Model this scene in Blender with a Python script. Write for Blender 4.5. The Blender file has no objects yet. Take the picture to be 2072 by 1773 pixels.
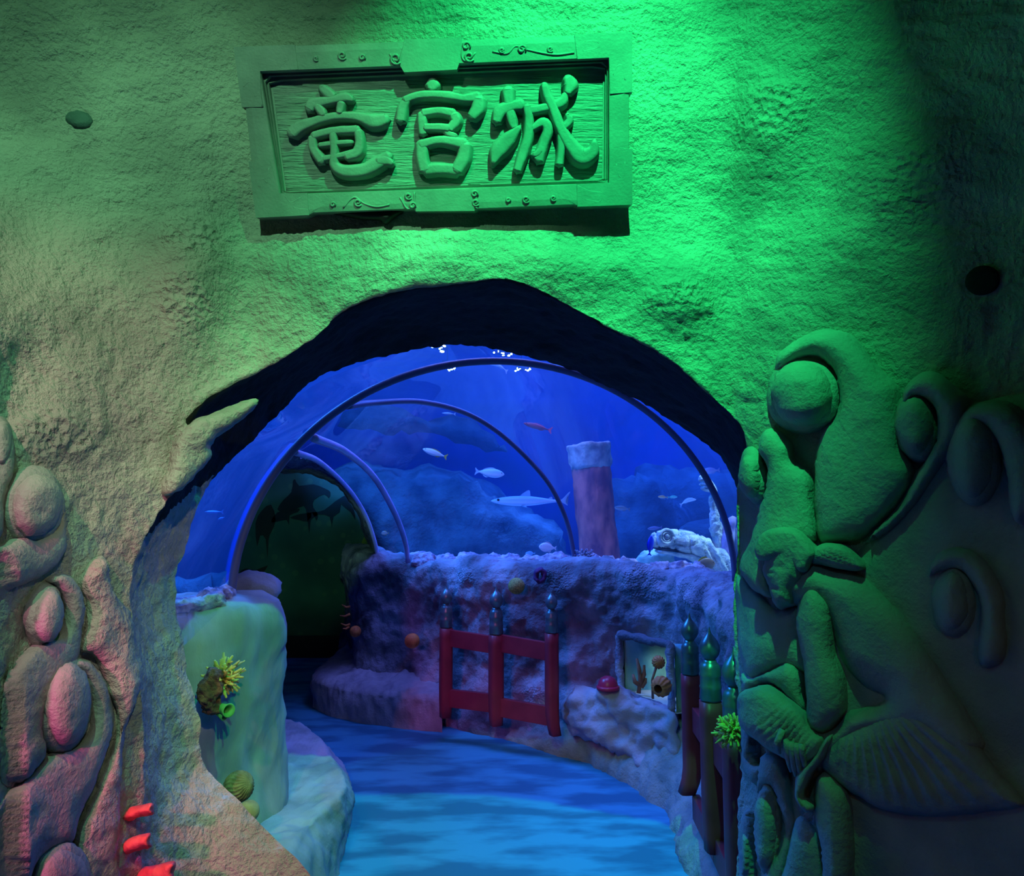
import bpy, bmesh, math, random
import numpy as np
from mathutils import Vector, Matrix, noise, Euler
from mathutils.geometry import delaunay_2d_cdt

SC = bpy.context.scene
COL = SC.collection
R = math.radians
random.seed(7)

# ------------------------------------------------------------------ camera
F = 1500.0
PITCH = math.atan(144 / 1500.0)
cam = bpy.data.objects.new('camera', bpy.data.cameras.new('camera'))
COL.objects.link(cam)
cam.location = (0, 0, 1.6)
cam.rotation_euler = (math.pi / 2 + PITCH, 0, 0)
cam.data.sensor_width = 36
cam.data.lens = 36 * F / 2072
cam.data.clip_start = 0.05
SC.camera = cam
SC.view_settings.view_transform = 'Standard'
SC.view_settings.look = 'None'
SC.view_settings.exposure = 0.0
SC.view_settings.gamma = 1.0
SC.cycles.max_bounces = 7
SC.cycles.diffuse_bounces = 2
SC.cycles.glossy_bounces = 3
SC.cycles.transparent_max_bounces = 12
SC.cycles.volume_bounces = 0
SC.cycles.use_denoising = True
SC.cycles.sample_clamp_indirect = 4

w = bpy.data.worlds.new('world')
SC.world = w
w.use_nodes = True
w.node_tree.nodes['Background'].inputs[0].default_value = (0.14, 0.18, 0.16, 1)
w.node_tree.nodes['Background'].inputs[1].default_value = 0.022


def spot(name, loc, target, col, energy, size=60, blend=0.6, rad=0.03):
    d = bpy.data.lights.new(name, 'SPOT')
    d.color = col
    d.energy = energy
    d.spot_size = R(size)
    d.spot_blend = blend
    d.shadow_soft_size = rad
    o = bpy.data.objects.new(name, d)
    COL.objects.link(o)
    o.location = loc
    o.rotation_euler = (Vector(target) - Vector(loc)).to_track_quat('-Z', 'Y').to_euler()
    return o


def area(name, loc, target, col, energy, sx, sy):
    d = bpy.data.lights.new(name, 'AREA')
    d.shape = 'RECTANGLE'
    d.size = sx
    d.size_y = sy
    d.color = col
    d.energy = energy
    o = bpy.data.objects.new(name, d)
    COL.objects.link(o)
    o.location = loc
    o.rotation_euler = (Vector(target) - Vector(loc)).to_track_quat('-Z', 'Y').to_euler()
    return o


# entrance lamps (ceiling of the lobby, above the frame), plus added amber and teal fills
spot('green_spotlight', (0.35, 0.85, 4.15), (0.205, 2.30, 2.59), (0.022, 1.0, 0.27), 640, 57.5, 1.0, 0.02)
spot('green_spotlight', (-0.7, 0.3, 3.8), (-1.0, 2.4, 2.05), (0.30, 1.0, 0.50), 150, 62, 0.9, 0.02)
spot('rose_spotlight', (-1.0, -0.3, 3.1), (-1.10, 1.95, 1.40), (1.0, 0.33, 0.48), 130, 52, 0.9, 0.02)
spot('magenta_spotlight', (-1.18, 0.25, 1.7), (-1.12, 1.7, 0.85), (1.0, 0.07, 0.38), 110, 62, 1.0, 0.03)
spot('blue_spotlight', (-0.5, -0.6, 3.0), (-1.1, 2.0, 0.7), (0.35, 0.45, 1.0), 16, 60, 1.0, 0.03)
spot('warm_spotlight', (0.25, 0.0, 2.75), (-1.02, 2.75, 1.15), (0.90, 1.0, 0.74), 90, 32, 1.0, 0.02)
spot('green_spotlight', (-0.6, -0.2, 3.0), (0.85, 4.3, 0.15), (0.10, 1.0, 0.30), 60, 20, 1.0, 0.02)
spot('amber_spotlight', (0.6, -0.4, 2.0), (1.5, 2.0, 0.5), (1.0, 0.6, 0.25), 4, 50, 1.0, 0.05)  # added fill, tints the dark lower right wall olive
spot('teal_spotlight', (-0.3, -0.2, 3.0), (0.85, 2.3, 0.9), (0.12, 0.62, 0.70), 15, 32, 1.0, 0.05)  # added fill for the bluish edge of the right reliefs
spot('amber_spotlight', (-1.1, 0.5, 2.4), (-1.02, 2.05, 0.66), (1.0, 0.32, 0.28), 34, 11, 1.0, 0.02)  # added fill, puts more red on the shelf fungi
# lamps over the tank and in the tunnel, plus an added mural fill
area('tank_lamp', (2.4, 9.6, 5.4), (2.2, 9.8, 0), (0.03, 0.17, 1.0), 750, 5, 3)
area('tank_lamp', (-3.6, 5.2, 5.4), (-3.6, 6.5, 0), (0.03, 0.26, 1.0), 1000, 2.5, 2.5)
area('tunnel_lamp', (-0.1, 4.6, 4.4), (-0.2, 4.9, 0), (0.22, 0.25, 1.0), 160, 1.6, 1.2)
spot('tank_spotlight', (0.1, 8.6, 5.2), (0.1, 9.2, 0.5), (0.10, 0.30, 1.0), 1800, 24, 0.8, 0.1)
spot('tank_spotlight', (-0.7, 7.6, 5.2), (0.5, 8.0, 1.4), (0.10, 0.30, 1.0), 900, 16, 0.8, 0.1)
spot('tank_spotlight', (3.2, 5.0, 5.2), (1.65, 5.6, 1.3), (0.45, 0.75, 1.0), 1900, 26, 0.8, 0.1)
spot('column_spotlight', (-0.6, 5.9, 4.6), (0.75, 6.7, 1.6), (1.0, 0.55, 0.75), 140, 22, 0.8, 0.1)
spot('mural_spotlight', (-1.1, 4.6, 1.45), (-2.3, 8.3, 1.35), (0.35, 0.9, 0.45), 60, 40, 1.0, 0.02)  # added fill in mid tunnel, lifts the dark mural

# ------------------------------------------------------------------ helpers
CAM = Vector((0, 0, 1.6))
cP, sP = math.cos(PITCH), math.sin(PITCH)


def ray(px, py):
    x = (px - 1036) / F
    u = (886.5 - py) / F
    return Vector((x, cP - sP * u, sP + cP * u))


def P(px, py, Y):
    r = ray(px, py)
    return CAM + r * (Y / r.y)


def proj(p):
    d = Vector(p) - CAM
    fwd = d.y * cP + d.z * sP
    up = -d.y * sP + d.z * cP
    return (1036 + F * d.x / fwd, 886.5 - F * up / fwd)


def tag(o, label=None, cat=None, group=None, kind=None):
    if label: o['label'] = label
    if cat: o['category'] = cat
    if group: o['group'] = group
    if kind: o['kind'] = kind
    return o


def empty(name, loc=(0, 0, 0), label=None, cat=None, group=None, rot=(0, 0, 0)):
    o = bpy.data.objects.new(name, None)
    COL.objects.link(o)
    o.location = loc
    o.rotation_euler = rot
    o.empty_display_size = 0.05
    return tag(o, label, cat, group)


def obj(name, bm, m, parent=None, smooth=True, world=True):
    """link a bmesh as one object; geometry given in world space when world=True"""
    me = bpy.data.meshes.new(name)
    if parent is not None and world:
        pm = Matrix.LocRotScale(parent.location, parent.rotation_euler, parent.scale)
        if parent.parent:
            g = parent.parent
            pm = Matrix.LocRotScale(g.location, g.rotation_euler, g.scale) @ pm
        bm.transform(pm.inverted())
    bmesh.ops.recalc_face_normals(bm, faces=bm.faces)
    bm.to_mesh(me)
    bm.free()
    if smooth:
        for p in me.polygons: p.use_smooth = True
    me.materials.append(m)
    o = bpy.data.objects.new(name, me)
    COL.objects.link(o)
    if parent is not None: o.parent = parent
    elif world and len(me.vertices):
        c = sum((v.co for v in me.vertices), Vector()) / len(me.vertices)
        me.transform(Matrix.Translation(-c))
        o.location = c
    return o


def struct(name, bm, m, smooth=True):
    o = obj(name, bm, m, None, smooth)
    o['kind'] = 'structure'
    return o


def copy_tree(o, parent=None):
    c = o.copy()
    COL.objects.link(c)
    if parent: c.parent = parent
    for ch in o.children: copy_tree(ch, c)
    return c


def fbm(p, s, octv=4):
    return noise.fractal(Vector(p) * s, 1.0, 2.0, octv)


def spline(pts, n, closed=False):
    """Catmull-Rom through tuples"""
    pts = [np.array(p, float) for p in pts]
    m = len(pts)
    out = []
    segs = m if closed else m - 1
    for i in range(segs):
        if closed:
            p0, p1, p2, p3 = pts[(i - 1) % m], pts[i], pts[(i + 1) % m], pts[(i + 2) % m]
        else:
            p1, p2 = pts[i], pts[i + 1]
            p0 = pts[i - 1] if i > 0 else 2 * p1 - p2
            p3 = pts[i + 2] if i + 2 < m else 2 * p2 - p1
        for k in range(n):
            t = k / n
            out.append(0.5 * ((2 * p1) + (p2 - p0) * t + (2 * p0 - 5 * p1 + 4 * p2 - p3) * t * t + (3 * p1 - p0 - 3 * p2 + p3) * t ** 3))
    if not closed: out.append(pts[-1])
    return np.array(out)


def resample(pts, n):
    pts = np.array(pts, float)
    d = np.r_[0, np.cumsum(np.linalg.norm(np.diff(pts, axis=0), axis=1))]
    s = np.linspace(0, d[-1], n)
    return np.stack([np.interp(s, d, pts[:, k]) for k in range(pts.shape[1])], 1)


def grid_bm(rows, keep=None, closed=False, bm=None):
    """rows: list of lists of points -> quads"""
    bm = bm if bm is not None else bmesh.new()
    V = [[bm.verts.new(p) for p in r] for r in rows]
    n = len(rows[0])
    for i in range(len(rows) - 1):
        for j in range(n if closed else n - 1):
            k = (j + 1) % n
            if keep and not keep(rows[i][j], rows[i + 1][k]): continue
            try: bm.faces.new((V[i][j], V[i][k], V[i + 1][k], V[i + 1][j]))
            except ValueError: pass
    return bm


def roughen(bm, amps, seed=0.0, mask=None):
    """displace along normals by noise: amps = [(scale, amplitude, octaves)]"""
    bm.normal_update()
    off = Vector((seed, seed * 1.7, -seed))
    new = []
    for v in bm.verts:
        h = sum(a * fbm(v.co + off, s, o) for s, a, o in amps)
        if mask: h *= mask(v.co)
        new.append(v.co + v.normal * h)
    for v, c in zip(bm.verts, new): v.co = c
    return bm


def box_bm(c, s, bm=None, rot=None):
    bm = bm if bm is not None else bmesh.new()
    r = bmesh.ops.create_cube(bm, size=1)
    M = Matrix.Translation(c) @ (rot.to_matrix().to_4x4() if rot else Matrix()) @ Matrix.Diagonal((*s, 1))
    bmesh.ops.transform(bm, matrix=M, verts=r['verts'])
    return bm


def bevel(bm, w, seg=2):
    bmesh.ops.bevel(bm, geom=bm.edges[:], offset=w, segments=seg, affect='EDGES', profile=0.6)
    return bm


def lathe_bm(prof, c=(0, 0, 0), n=24, bm=None, rot=None):
    """prof: [(r,z)]"""
    c = Vector(c)
    rows = []
    for r, z in prof:
        row = []
        for k in range(n):
            a = 2 * math.pi * k / n
            p = Vector((max(r, 1e-4) * math.cos(a), max(r, 1e-4) * math.sin(a), z))
            if rot: p = rot @ p
            row.append(c + p)
        rows.append(row)
    bm = grid_bm(rows, closed=True, bm=bm)
    return bm


def tube_bm(pts, rad, n=10, bm=None, flat=1.0):
    """pts list of vectors, rad list or number; capped"""
    pts = [Vector(p) for p in pts]
    m = len(pts)
    if not hasattr(rad, '__len__'): rad = [rad] * m
    rows = []
    up = Vector((0.1, 0.2, 1)).normalized()
    for i, p in enumerate(pts):
        t = (pts[min(i + 1, m - 1)] - pts[max(i - 1, 0)]).normalized()
        a = t.cross(up)
        if a.length < 1e-3: a = t.cross(Vector((1, 0, 0)))
        a.normalize()
        b = a.cross(t).normalized()
        rows.append([p + (a * math.cos(2 * math.pi * k / n) + b * math.sin(2 * math.pi * k / n) * flat) * rad[i] for k in range(n)])
    bm0 = bm if bm is not None else bmesh.new()
    V = [[bm0.verts.new(q) for q in r] for r in rows]
    for i in range(m - 1):
        for k in range(n):
            bm0.faces.new((V[i][k], V[i][(k + 1) % n], V[i + 1][(k + 1) % n], V[i + 1][k]))
    bm0.faces.new(V[0][::-1])
    bm0.faces.new(V[-1])
    return bm0


def ball_bm(c, r, sub=3, bm=None, rot=None):
    bm = bm if bm is not None else bmesh.new()
    q = bmesh.ops.create_icosphere(bm, subdivisions=sub, radius=1)
    if not hasattr(r, '__len__'): r = (r, r, r)
    M = Matrix.Translation(c) @ (rot.to_matrix().to_4x4() if rot else Matrix()) @ Matrix.Diagonal((*r, 1))
    bmesh.ops.transform(bm, matrix=M, verts=q['verts'])
    return bm


# ------------------------------------------------------------------ materials
def mat(name, c1, c2=None, scale=6.0, rough=0.8, bump=0.0, bscale=40.0, metal=0.0, detail=6, spec=0.3, bdist=0.01, stretch=None, coat=0.0, mid=(0.35, 0.65)):
    m = bpy.data.materials.new(name)
    m.use_nodes = True
    nt = m.node_tree
    b = nt.nodes['Principled BSDF']
    b.inputs['Roughness'].default_value = rough
    b.inputs['Metallic'].default_value = metal
    b.inputs['Specular IOR Level'].default_value = spec
    b.inputs['Coat Weight'].default_value = coat
    geo = nt.nodes.new('ShaderNodeNewGeometry')
    vec = geo.outputs['Position']
    if stretch:
        mp = nt.nodes.new('ShaderNodeMapping')
        mp.inputs['Scale'].default_value = stretch
        nt.links.new(vec, mp.inputs['Vector'])
        vec = mp.outputs[0]
    if c2 is None: c2 = tuple(x * 0.8 for x in c1)
    n = nt.nodes.new('ShaderNodeTexNoise')
    n.inputs['Scale'].default_value = scale
    n.inputs['Detail'].default_value = detail
    nt.links.new(vec, n.inputs['Vector'])
    r = nt.nodes.new('ShaderNodeValToRGB')
    r.color_ramp.elements[0].position = mid[0]
    r.color_ramp.elements[1].position = mid[1]
    r.color_ramp.elements[0].color = (*c2, 1)
    r.color_ramp.elements[1].color = (*c1, 1)
    nt.links.new(n.outputs['Fac'], r.inputs[0])
    nt.links.new(r.outputs[0], b.inputs['Base Color'])
    if bump:
        n2 = nt.nodes.new('ShaderNodeTexNoise')
        n2.inputs['Scale'].default_value = bscale
        n2.inputs['Detail'].default_value = 5
        n2.inputs['Roughness'].default_value = 0.6
        nt.links.new(vec, n2.inputs['Vector'])
        bp = nt.nodes.new('ShaderNodeBump')
        bp.inputs['Strength'].default_value = bump
        bp.inputs['Distance'].default_value = bdist
        nt.links.new(n2.outputs['Fac'], bp.inputs['Height'])
        nt.links.new(bp.outputs[0], b.inputs['Normal'])
        m['bump'] = bp.name
    return m


def add_pits(m, spots, scale=95.0, depth=0.7):
    """honeycomb coral imprints around given world spots (pos, radius vector)"""
    nt = m.node_tree
    bp0 = nt.nodes[m['bump']]
    geo = nt.nodes.new('ShaderNodeNewGeometry')
    nz = nt.nodes.new('ShaderNodeTexNoise')
    nz.inputs['Scale'].default_value = 9
    acc = None
    for c, r in spots:
        mp = nt.nodes.new('ShaderNodeMapping')
        mp.vector_type = 'POINT'
        mp.inputs['Location'].default_value = tuple(-a / b for a, b in zip(c, r))
        mp.inputs['Scale'].default_value = tuple(1 / b for b in r)
        nt.links.new(geo.outputs['Position'], mp.inputs['Vector'])
        ln = nt.nodes.new('ShaderNodeVectorMath')
        ln.operation = 'LENGTH'
        nt.links.new(mp.outputs[0], ln.inputs[0])
        ad = nt.nodes.new('ShaderNodeMath')
        ad.operation = 'MULTIPLY_ADD'
        ad.inputs[1].default_value = 0.9
        nt.links.new(nz.outputs['Fac'], ad.inputs[0])
        nt.links.new(ln.outputs['Value'], ad.inputs[2])
        mr = nt.nodes.new('ShaderNodeMapRange')
        mr.inputs['From Min'].default_value = 1.15
        mr.inputs['From Max'].default_value = 1.5
        mr.inputs['To Min'].default_value = 1
        mr.inputs['To Max'].default_value = 0
        nt.links.new(ad.outputs[0], mr.inputs['Value'])
        if acc is None: acc = mr.outputs[0]
        else:
            mx = nt.nodes.new('ShaderNodeMath')
            mx.operation = 'MAXIMUM'
            nt.links.new(acc, mx.inputs[0])
            nt.links.new(mr.outputs[0], mx.inputs[1])
            acc = mx.outputs[0]
    vo = nt.nodes.new('ShaderNodeTexVoronoi')
    vo.feature = 'SMOOTH_F1'
    vo.inputs['Scale'].default_value = scale
    vo.inputs['Smoothness'].default_value = 0.3
    nt.links.new(geo.outputs['Position'], vo.inputs['Vector'])
    ml = nt.nodes.new('ShaderNodeMath')
    ml.operation = 'MULTIPLY'
    nt.links.new(vo.outputs['Distance'], ml.inputs[0])
    nt.links.new(acc, ml.inputs[1])
    b2 = nt.nodes.new('ShaderNodeBump')
    b2.inputs['Strength'].default_value = depth
    b2.inputs['Distance'].default_value = 0.02
    nt.links.new(ml.outputs[0], b2.inputs['Height'])
    nt.links.new(bp0.outputs[0], b2.inputs['Normal'])
    nt.links.new(b2.outputs[0], nt.nodes['Principled BSDF'].inputs['Normal'])


def emis(name, col, st):
    m = bpy.data.materials.new(name)
    m.use_nodes = True
    nt = m.node_tree
    nt.nodes.remove(nt.nodes['Principled BSDF'])
    e = nt.nodes.new('ShaderNodeEmission')
    e.inputs[0].default_value = (*col, 1)
    e.inputs[1].default_value = st
    nt.links.new(e.outputs[0], nt.nodes['Material Output'].inputs[0])
    return m


def glass(name, tint=(0.93, 0.96, 1.0), refl=0.05, rough=0.02):
    m = bpy.data.materials.new(name)
    m.use_nodes = True
    nt = m.node_tree
    nt.nodes.remove(nt.nodes['Principled BSDF'])
    t = nt.nodes.new('ShaderNodeBsdfTransparent')
    t.inputs[0].default_value = (*tint, 1)
    g = nt.nodes.new('ShaderNodeBsdfGlossy')
    g.inputs['Roughness'].default_value = rough
    mx = nt.nodes.new('ShaderNodeMixShader')
    lw = nt.nodes.new('ShaderNodeLayerWeight')
    lw.inputs[0].default_value = 0.15
    mm = nt.nodes.new('ShaderNodeMath')
    mm.operation = 'MULTIPLY_ADD'
    mm.inputs[1].default_value = 0.14
    mm.inputs[2].default_value = refl * 0.4
    nt.links.new(lw.outputs['Fresnel'], mm.inputs[0])
    nt.links.new(mm.outputs[0], mx.inputs[0])
    nt.links.new(t.outputs[0], mx.inputs[1])
    nt.links.new(g.outputs[0], mx.inputs[2])
    nt.links.new(mx.outputs[0], nt.nodes['Material Output'].inputs[0])
    return m


M = {}
M['facade'] = mat('facade_plaster', (0.50, 0.48, 0.40), (0.30, 0.29, 0.25), 3.5, 0.68, 0.9, 55, bdist=0.022, spec=0.4)
M['relief'] = mat('relief_plaster', (0.42, 0.42, 0.38), (0.29, 0.29, 0.27), 5, 0.68, 0.6, 70, bdist=0.012, spec=0.35)
M['sign'] = mat('sign_plaster', (0.27, 0.28, 0.25), (0.20, 0.21, 0.19), 9, 0.55, 0.35, 110, bdist=0.004, spec=0.4)
M['sign_field'] = mat('sign_field_plaster', (0.30, 0.31, 0.28), (0.20, 0.21, 0.19), 9, 0.55, 0.9, 14, bdist=0.012, stretch=(1, 1, 9))
M['parapet'] = mat('parapet_rock', (0.36, 0.34, 0.40), (0.10, 0.10, 0.13), 3.2, 0.72, 0.9, 34, bdist=0.02, mid=(0.38, 0.62))
M['parapet_l'] = mat('left_parapet_rock', (0.42, 0.41, 0.38), (0.22, 0.24, 0.24), 4, 0.75, 0.5, 50, bdist=0.01, stretch=(1, 1, 0.45))
M['bench'] = mat('bench_rock', (0.36, 0.34, 0.40), (0.22, 0.21, 0.26), 5, 0.85, 0.6, 60, bdist=0.01)
M['red'] = mat('red_paint', (0.27, 0.026, 0.04), (0.20, 0.018, 0.03), 8, 0.45, 0.05, 60)
M['bronze'] = mat('dark_bronze_paint', (0.16, 0.22, 0.22), (0.10, 0.14, 0.15), 12, 0.32, 0.05, 60, metal=0.6)
M['ring'] = mat('joint_sealant', (0.16, 0.14, 0.26), None, 5, 0.4)
M['black'] = mat('black_paint', (0.015, 0.015, 0.015), None, 5, 0.5)
M['glass'] = glass('acrylic')


# ------------------------------------------------------------------ facade depth field
def sstep(a, b, x):
    t = min(max((x - a) / (b - a), 0), 1)
    return t * t * (3 - 2 * t)


def D(px, py):
    px = min(max(px, -110), 2150)
    d = 2.42
    d += 0.10 * min(max((py - 430) / 343, -1.6), 0)            # leans forward above
    if px < 520:
        d -= 0.72 * ((520 - px) / 520) ** 1.25 * (0.35 + 0.65 * sstep(100, 900, py))
    if px > 1480:
        d -= 0.62 * ((px - 1480) / 590) ** 0.9
    d += 0.16 * math.exp(-((px - 1490) / 45) ** 2) * sstep(850, 1050, py)
    # broad swellings
    d -= 0.04 * math.exp(-((px - 1550) / 90) ** 2 - ((py - 230) / 130) ** 2)
    d -= 0.03 * math.exp(-((px - 1780) / 130) ** 2 - ((py - 420) / 150) ** 2)
    d += 0.04 * math.exp(-((px - 1660) / 70) ** 2 - ((py - 300) / 150) ** 2)
    d -= 0.06 * math.exp(-((px - 380) / 70) ** 2 - ((py - 540) / 130) ** 2)
    d -= 0.05 * math.exp(-((px - 1370) / 80) ** 2 - ((py - 600) / 60) ** 2)
    d -= 0.06 * math.exp(-((px - 1050) / 300) ** 2 - ((py - 540) / 60) ** 2)
    d += 0.08 * math.exp(-(((px - 60) * 0.6 + (py - 700) * 0.35) / 60) ** 2) * sstep(600, 800, py) * (1 if px < 350 else 0)
    return d


def S(px, py, h=0.0):
    p = P(px, py, D(px, py))
    if h:
        a = P(px + 12, py, D(px + 12, py)) - P(px - 12, py, D(px - 12, py))
        b = P(px, py - 12, D(px, py - 12)) - P(px, py + 12, D(px, py + 12))
        n = a.cross(b).normalized()
        if n.y > 0: n = -n
        n = (n * 0.3 + (CAM - p).normalized() * 0.7).normalized()
        p = p + n * h * p.y / 2.3
    return p


LIP = [(700, 2350), (520, 2200), (380, 2080), (300, 1950), (285, 1773), (290, 1620), (292, 1500), (286, 1400), (275, 1300), (264, 1200), (280, 1110), (305, 1060), (345, 1005),
       (385, 955), (405, 925), (396, 900), (378, 868), (372, 848), (400, 815), (440, 788), (500, 760), (560, 732), (610, 700), (655, 668),
       (690, 630), (740, 605), (800, 585), (850, 575), (920, 572), (1000, 564), (1050, 572), (1100, 592), (1160, 625), (1200, 645),
       (1250, 672), (1300, 693), (1350, 725), (1400, 762), (1450, 815), (1490, 855), (1506, 890), (1508, 925), (1498, 962), (1486, 1010),
       (1484, 1100), (1482, 1200), (1486, 1300), (1494, 1400), (1500, 1500), (1500, 1600), (1498, 1773), (1496, 2000)]
INN = [(900, 2350, 2.45), (745, 2000, 2.45), (640, 1790, 2.45), (560, 1700, 2.46), (470, 1605, 2.47), (412, 1540, 2.48), (398, 1440, 2.49), (372, 1330, 2.50),
       (350, 1240, 2.52), (356, 1160, 2.55), (366, 1110, 2.58), (380, 1060, 2.62), (402, 1010, 2.66), (432, 965, 2.72), (475, 920, 2.80),
       (520, 878, 2.90), (560, 838, 3.02), (600, 800, 3.05), (640, 773, 3.08), (680, 755, 3.10), (760, 728, 3.15), (830, 705, 3.2),
       (890, 697, 3.25), (960, 697, 3.3), (1050, 712, 3.35), (1140, 735, 3.4), (1200, 760, 3.45), (1250, 787, 3.5), (1300, 814, 3.5), (1340, 842, 3.5), (1380, 868, 3.5),
       (1420, 897, 3.5), (1465, 950, 3.45), (1486, 1000, 3.4), (1500, 1060, 3.3), (1505, 1150, 3.2), (1510, 1300, 3.1), (1515, 1500, 2.9), (1515, 1773, 2.8), (1515, 2000, 2.7)]
NS = 460
lip = resample(spline(LIP, 8), NS)
# pair inner outline by vertical/angle position: match by angle around (1000,1200)
inn = spline(INN, 8)
ang = lambda x, y: math.atan2(-(y - 1200), x - 1000)
def unroll(a): return a if a > -math.pi / 2 - 0.3 and a <= math.pi else a
def sweepang(x, y):
    a = math.pi - math.atan2(1200 - y, x - 1000)     # 0 at left, pi at right, negative below-left
    if a > 1.5 * math.pi: a -= 2 * math.pi
    return a
ai = np.array([sweepang(q[0], q[1]) for q in inn])
order = np.argsort(ai, kind='stable')
al = np.array([sweepang(q[0], q[1]) for q in lip])
a0, a1 = al.min(), al.max()
b0, b1 = ai.min(), ai.max()
alm = b0 + (al - a0) / (a1 - a0) * (b1 - b0)
alm = 0.0 * alm + al
innp = np.stack([np.interp(alm, ai[order], inn[order][:, k]) for k in range(3)], 1)

CX, CY = 1000.0, 1200.0
def outer(px, py):
    dx, dy = px - CX, py - CY
    k = 1e9
    for lim, c, d in ((-800, CX, dx), (3300, CX, dx)):
        if d and (lim - c) / d > 0: k = min(k, (lim - c) / d)
    for lim, c, d in ((-420, CY, dy), (2300, CY, dy)):
        if d and (lim - c) / d > 0: k = min(k, (lim - c) / d)
    return CX + dx * k, CY + dy * k

rows = []
NSOF = 34
for k in range(NSOF):                       # from the inner edge forward to the lip
    t = k / NSOF
    row = []
    for i in range(NS):
        a = P(innp[i][0], innp[i][1], innp[i][2])
        b = P(lip[i][0], lip[i][1], D(lip[i][0], lip[i][1]) + 0.0)
        p = a.lerp(b, t)
        m = math.sin(math.pi * t)
        mid = (b + a) * 0.5
        # hollow bulge away from the opening centre
        c = Vector((-0.05, mid.y, 1.35))
        dirv = (mid - c)
        if dirv.length > 1e-6: p = p + dirv.normalized() * 0.035 * m
        row.append(p)
    rows.append(row)
NR = 190
for k in range(NR):
    t = (k / (NR - 1)) ** 1.15
    row = []
    for i in range(NS):
        ox, oy = outer(*lip[i])
        x = lip[i][0] + (ox - lip[i][0]) * t
        y = lip[i][1] + (oy - lip[i][1]) * t
        row.append(S(x, y))
    rows.append(row)
fb = grid_bm(rows)
def fmask(co):
    x, y = proj(co)
    k = 1.0
    if 430 < x < 1320 and 40 < y < 470: k = 0.45
    return k
roughen(fb, [(1.6, 0.022, 3), (7, 0.009, 4), (28, 0.006, 3)], 3.1, fmask)
add_pits(M['facade'], [(S(385, 470), (0.10, 0.3, 0.085)), (S(375, 600), (0.08, 0.3, 0.12)), (S(1370, 605), (0.13, 0.3, 0.07)), (S(1560, 230), (0.11, 0.3, 0.10)),
                       (S(100, 880), (0.05, 0.3, 0.08)), (S(1850, 380), (0.10, 0.3, 0.10))], 48, 0.6)
facade = struct('wall_front', fb, M['facade'])
M['soffit'] = mat('soffit_black_paint', (0.030, 0.030, 0.028), (0.018, 0.018, 0.017), 6, 0.85, 0.5, 60, bdist=0.01, spec=0.15)  # near black colour carrying the shade under the arch
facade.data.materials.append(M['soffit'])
for p_ in facade.data.polygons:          # shade under the arch painted in near black up to a traced edge
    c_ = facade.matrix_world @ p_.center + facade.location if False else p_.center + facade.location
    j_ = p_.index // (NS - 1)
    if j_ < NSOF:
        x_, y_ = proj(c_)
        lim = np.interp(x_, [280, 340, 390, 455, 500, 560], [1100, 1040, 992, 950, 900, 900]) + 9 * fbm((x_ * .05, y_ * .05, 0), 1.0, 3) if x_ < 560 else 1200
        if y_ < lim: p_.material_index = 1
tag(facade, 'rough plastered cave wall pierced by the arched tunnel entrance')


# ------------------------------------------------------------------ pillows: inflated outlines with real thickness
def inside(poly, x, y):
    c = False
    n = len(poly)
    j = n - 1
    for i in range(n):
        xi, yi = poly[i]; xj, yj = poly[j]
        if (yi > y) != (yj > y) and x < (xj - xi) * (y - yi) / (yj - yi) + xi: c = not c
        j = i
    return c


def pillow_bm(outline, T, Rr, surf, step=8, groove=None, base=-0.03, smooth_n=6, power=0.5, bm=None, base_h=0.0, hard=False):
    """outline in px; surf(px,py,h)->world; dome height T reached Rr px in from the edge"""
    poly = spline(outline, smooth_n, True) if smooth_n else np.array(outline, float)
    L = np.linalg.norm(np.roll(poly, -1, 0) - poly, axis=1).sum()
    n = max(12, int(L / step))
    cl = np.vstack([poly, poly[:1]])
    poly = resample(cl, n + 1)[:-1]
    x0, y0 = poly.min(0); x1, y1 = poly.max(0)
    pts = [Vector(p) for p in poly]
    A = poly; B = np.roll(poly, -1, 0)
    AB = B - A; LL = (AB ** 2).sum(1) + 1e-9
    def dist(x, y):
        p = np.array((x, y))
        t = np.clip(((p - A) * AB).sum(1) / LL, 0, 1)
        return np.sqrt((((A + AB * t[:, None]) - p) ** 2).sum(1).min())
    k = 0
    inner = []
    # rings near the edge for a crisp roll
    yy = y0 + step * 0.5
    while yy < y1:
        xx = x0 + (step * 0.5 if k % 2 else step)
        while xx < x1:
            if inside(A, xx, yy) and dist(xx, yy) > step * 0.45: inner.append((xx, yy))
            xx += step
        yy += step * 0.87
        k += 1
    c = poly.mean(0)
    allp = pts + [Vector(p) for p in inner]
    r = delaunay_2d_cdt(allp, [(i, (i + 1) % n) for i in range(n)], [list(range(n))], 1, 1e-4)
    bm = bm if bm is not None else bmesh.new()
    V = []
    onb = []
    for v in r[0]:
        d = dist(v.x, v.y)
        q = min(d / Rr, 1)
        q2 = min(d / (Rr * .38), 1)
        h = base_h + T * (0.55 * (1 - (1 - q2) ** 2) ** power + 0.45 * (1 - (1 - q) ** 2)) if not hard else base_h + T * (1 - (1 - q) ** 2) ** power
        if groove: h -= groove(v.x, v.y, q)
        V.append(bm.verts.new(surf(v.x, v.y, h)))
        onb.append((v.x, v.y))
    fs = []
    for f in r[2]:
        try: fs.append(bm.faces.new([V[i] for i in f]))
        except ValueError: pass
    be = set()
    for f in fs:
        for e in f.edges:
            if len(e.link_faces) == 1: be.add(e)
    low = {}
    idx = {v: i for i, v in enumerate(V)}
    for e in list(be):
        for v in e.verts:
            if v not in low:
                low[v] = bm.verts.new(surf(*onb[idx[v]], base))
    for e in list(be):
        a, b = e.verts
        try: bm.faces.new((a, b, low[b], low[a]))
        except ValueError: pass
    return bm


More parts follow.
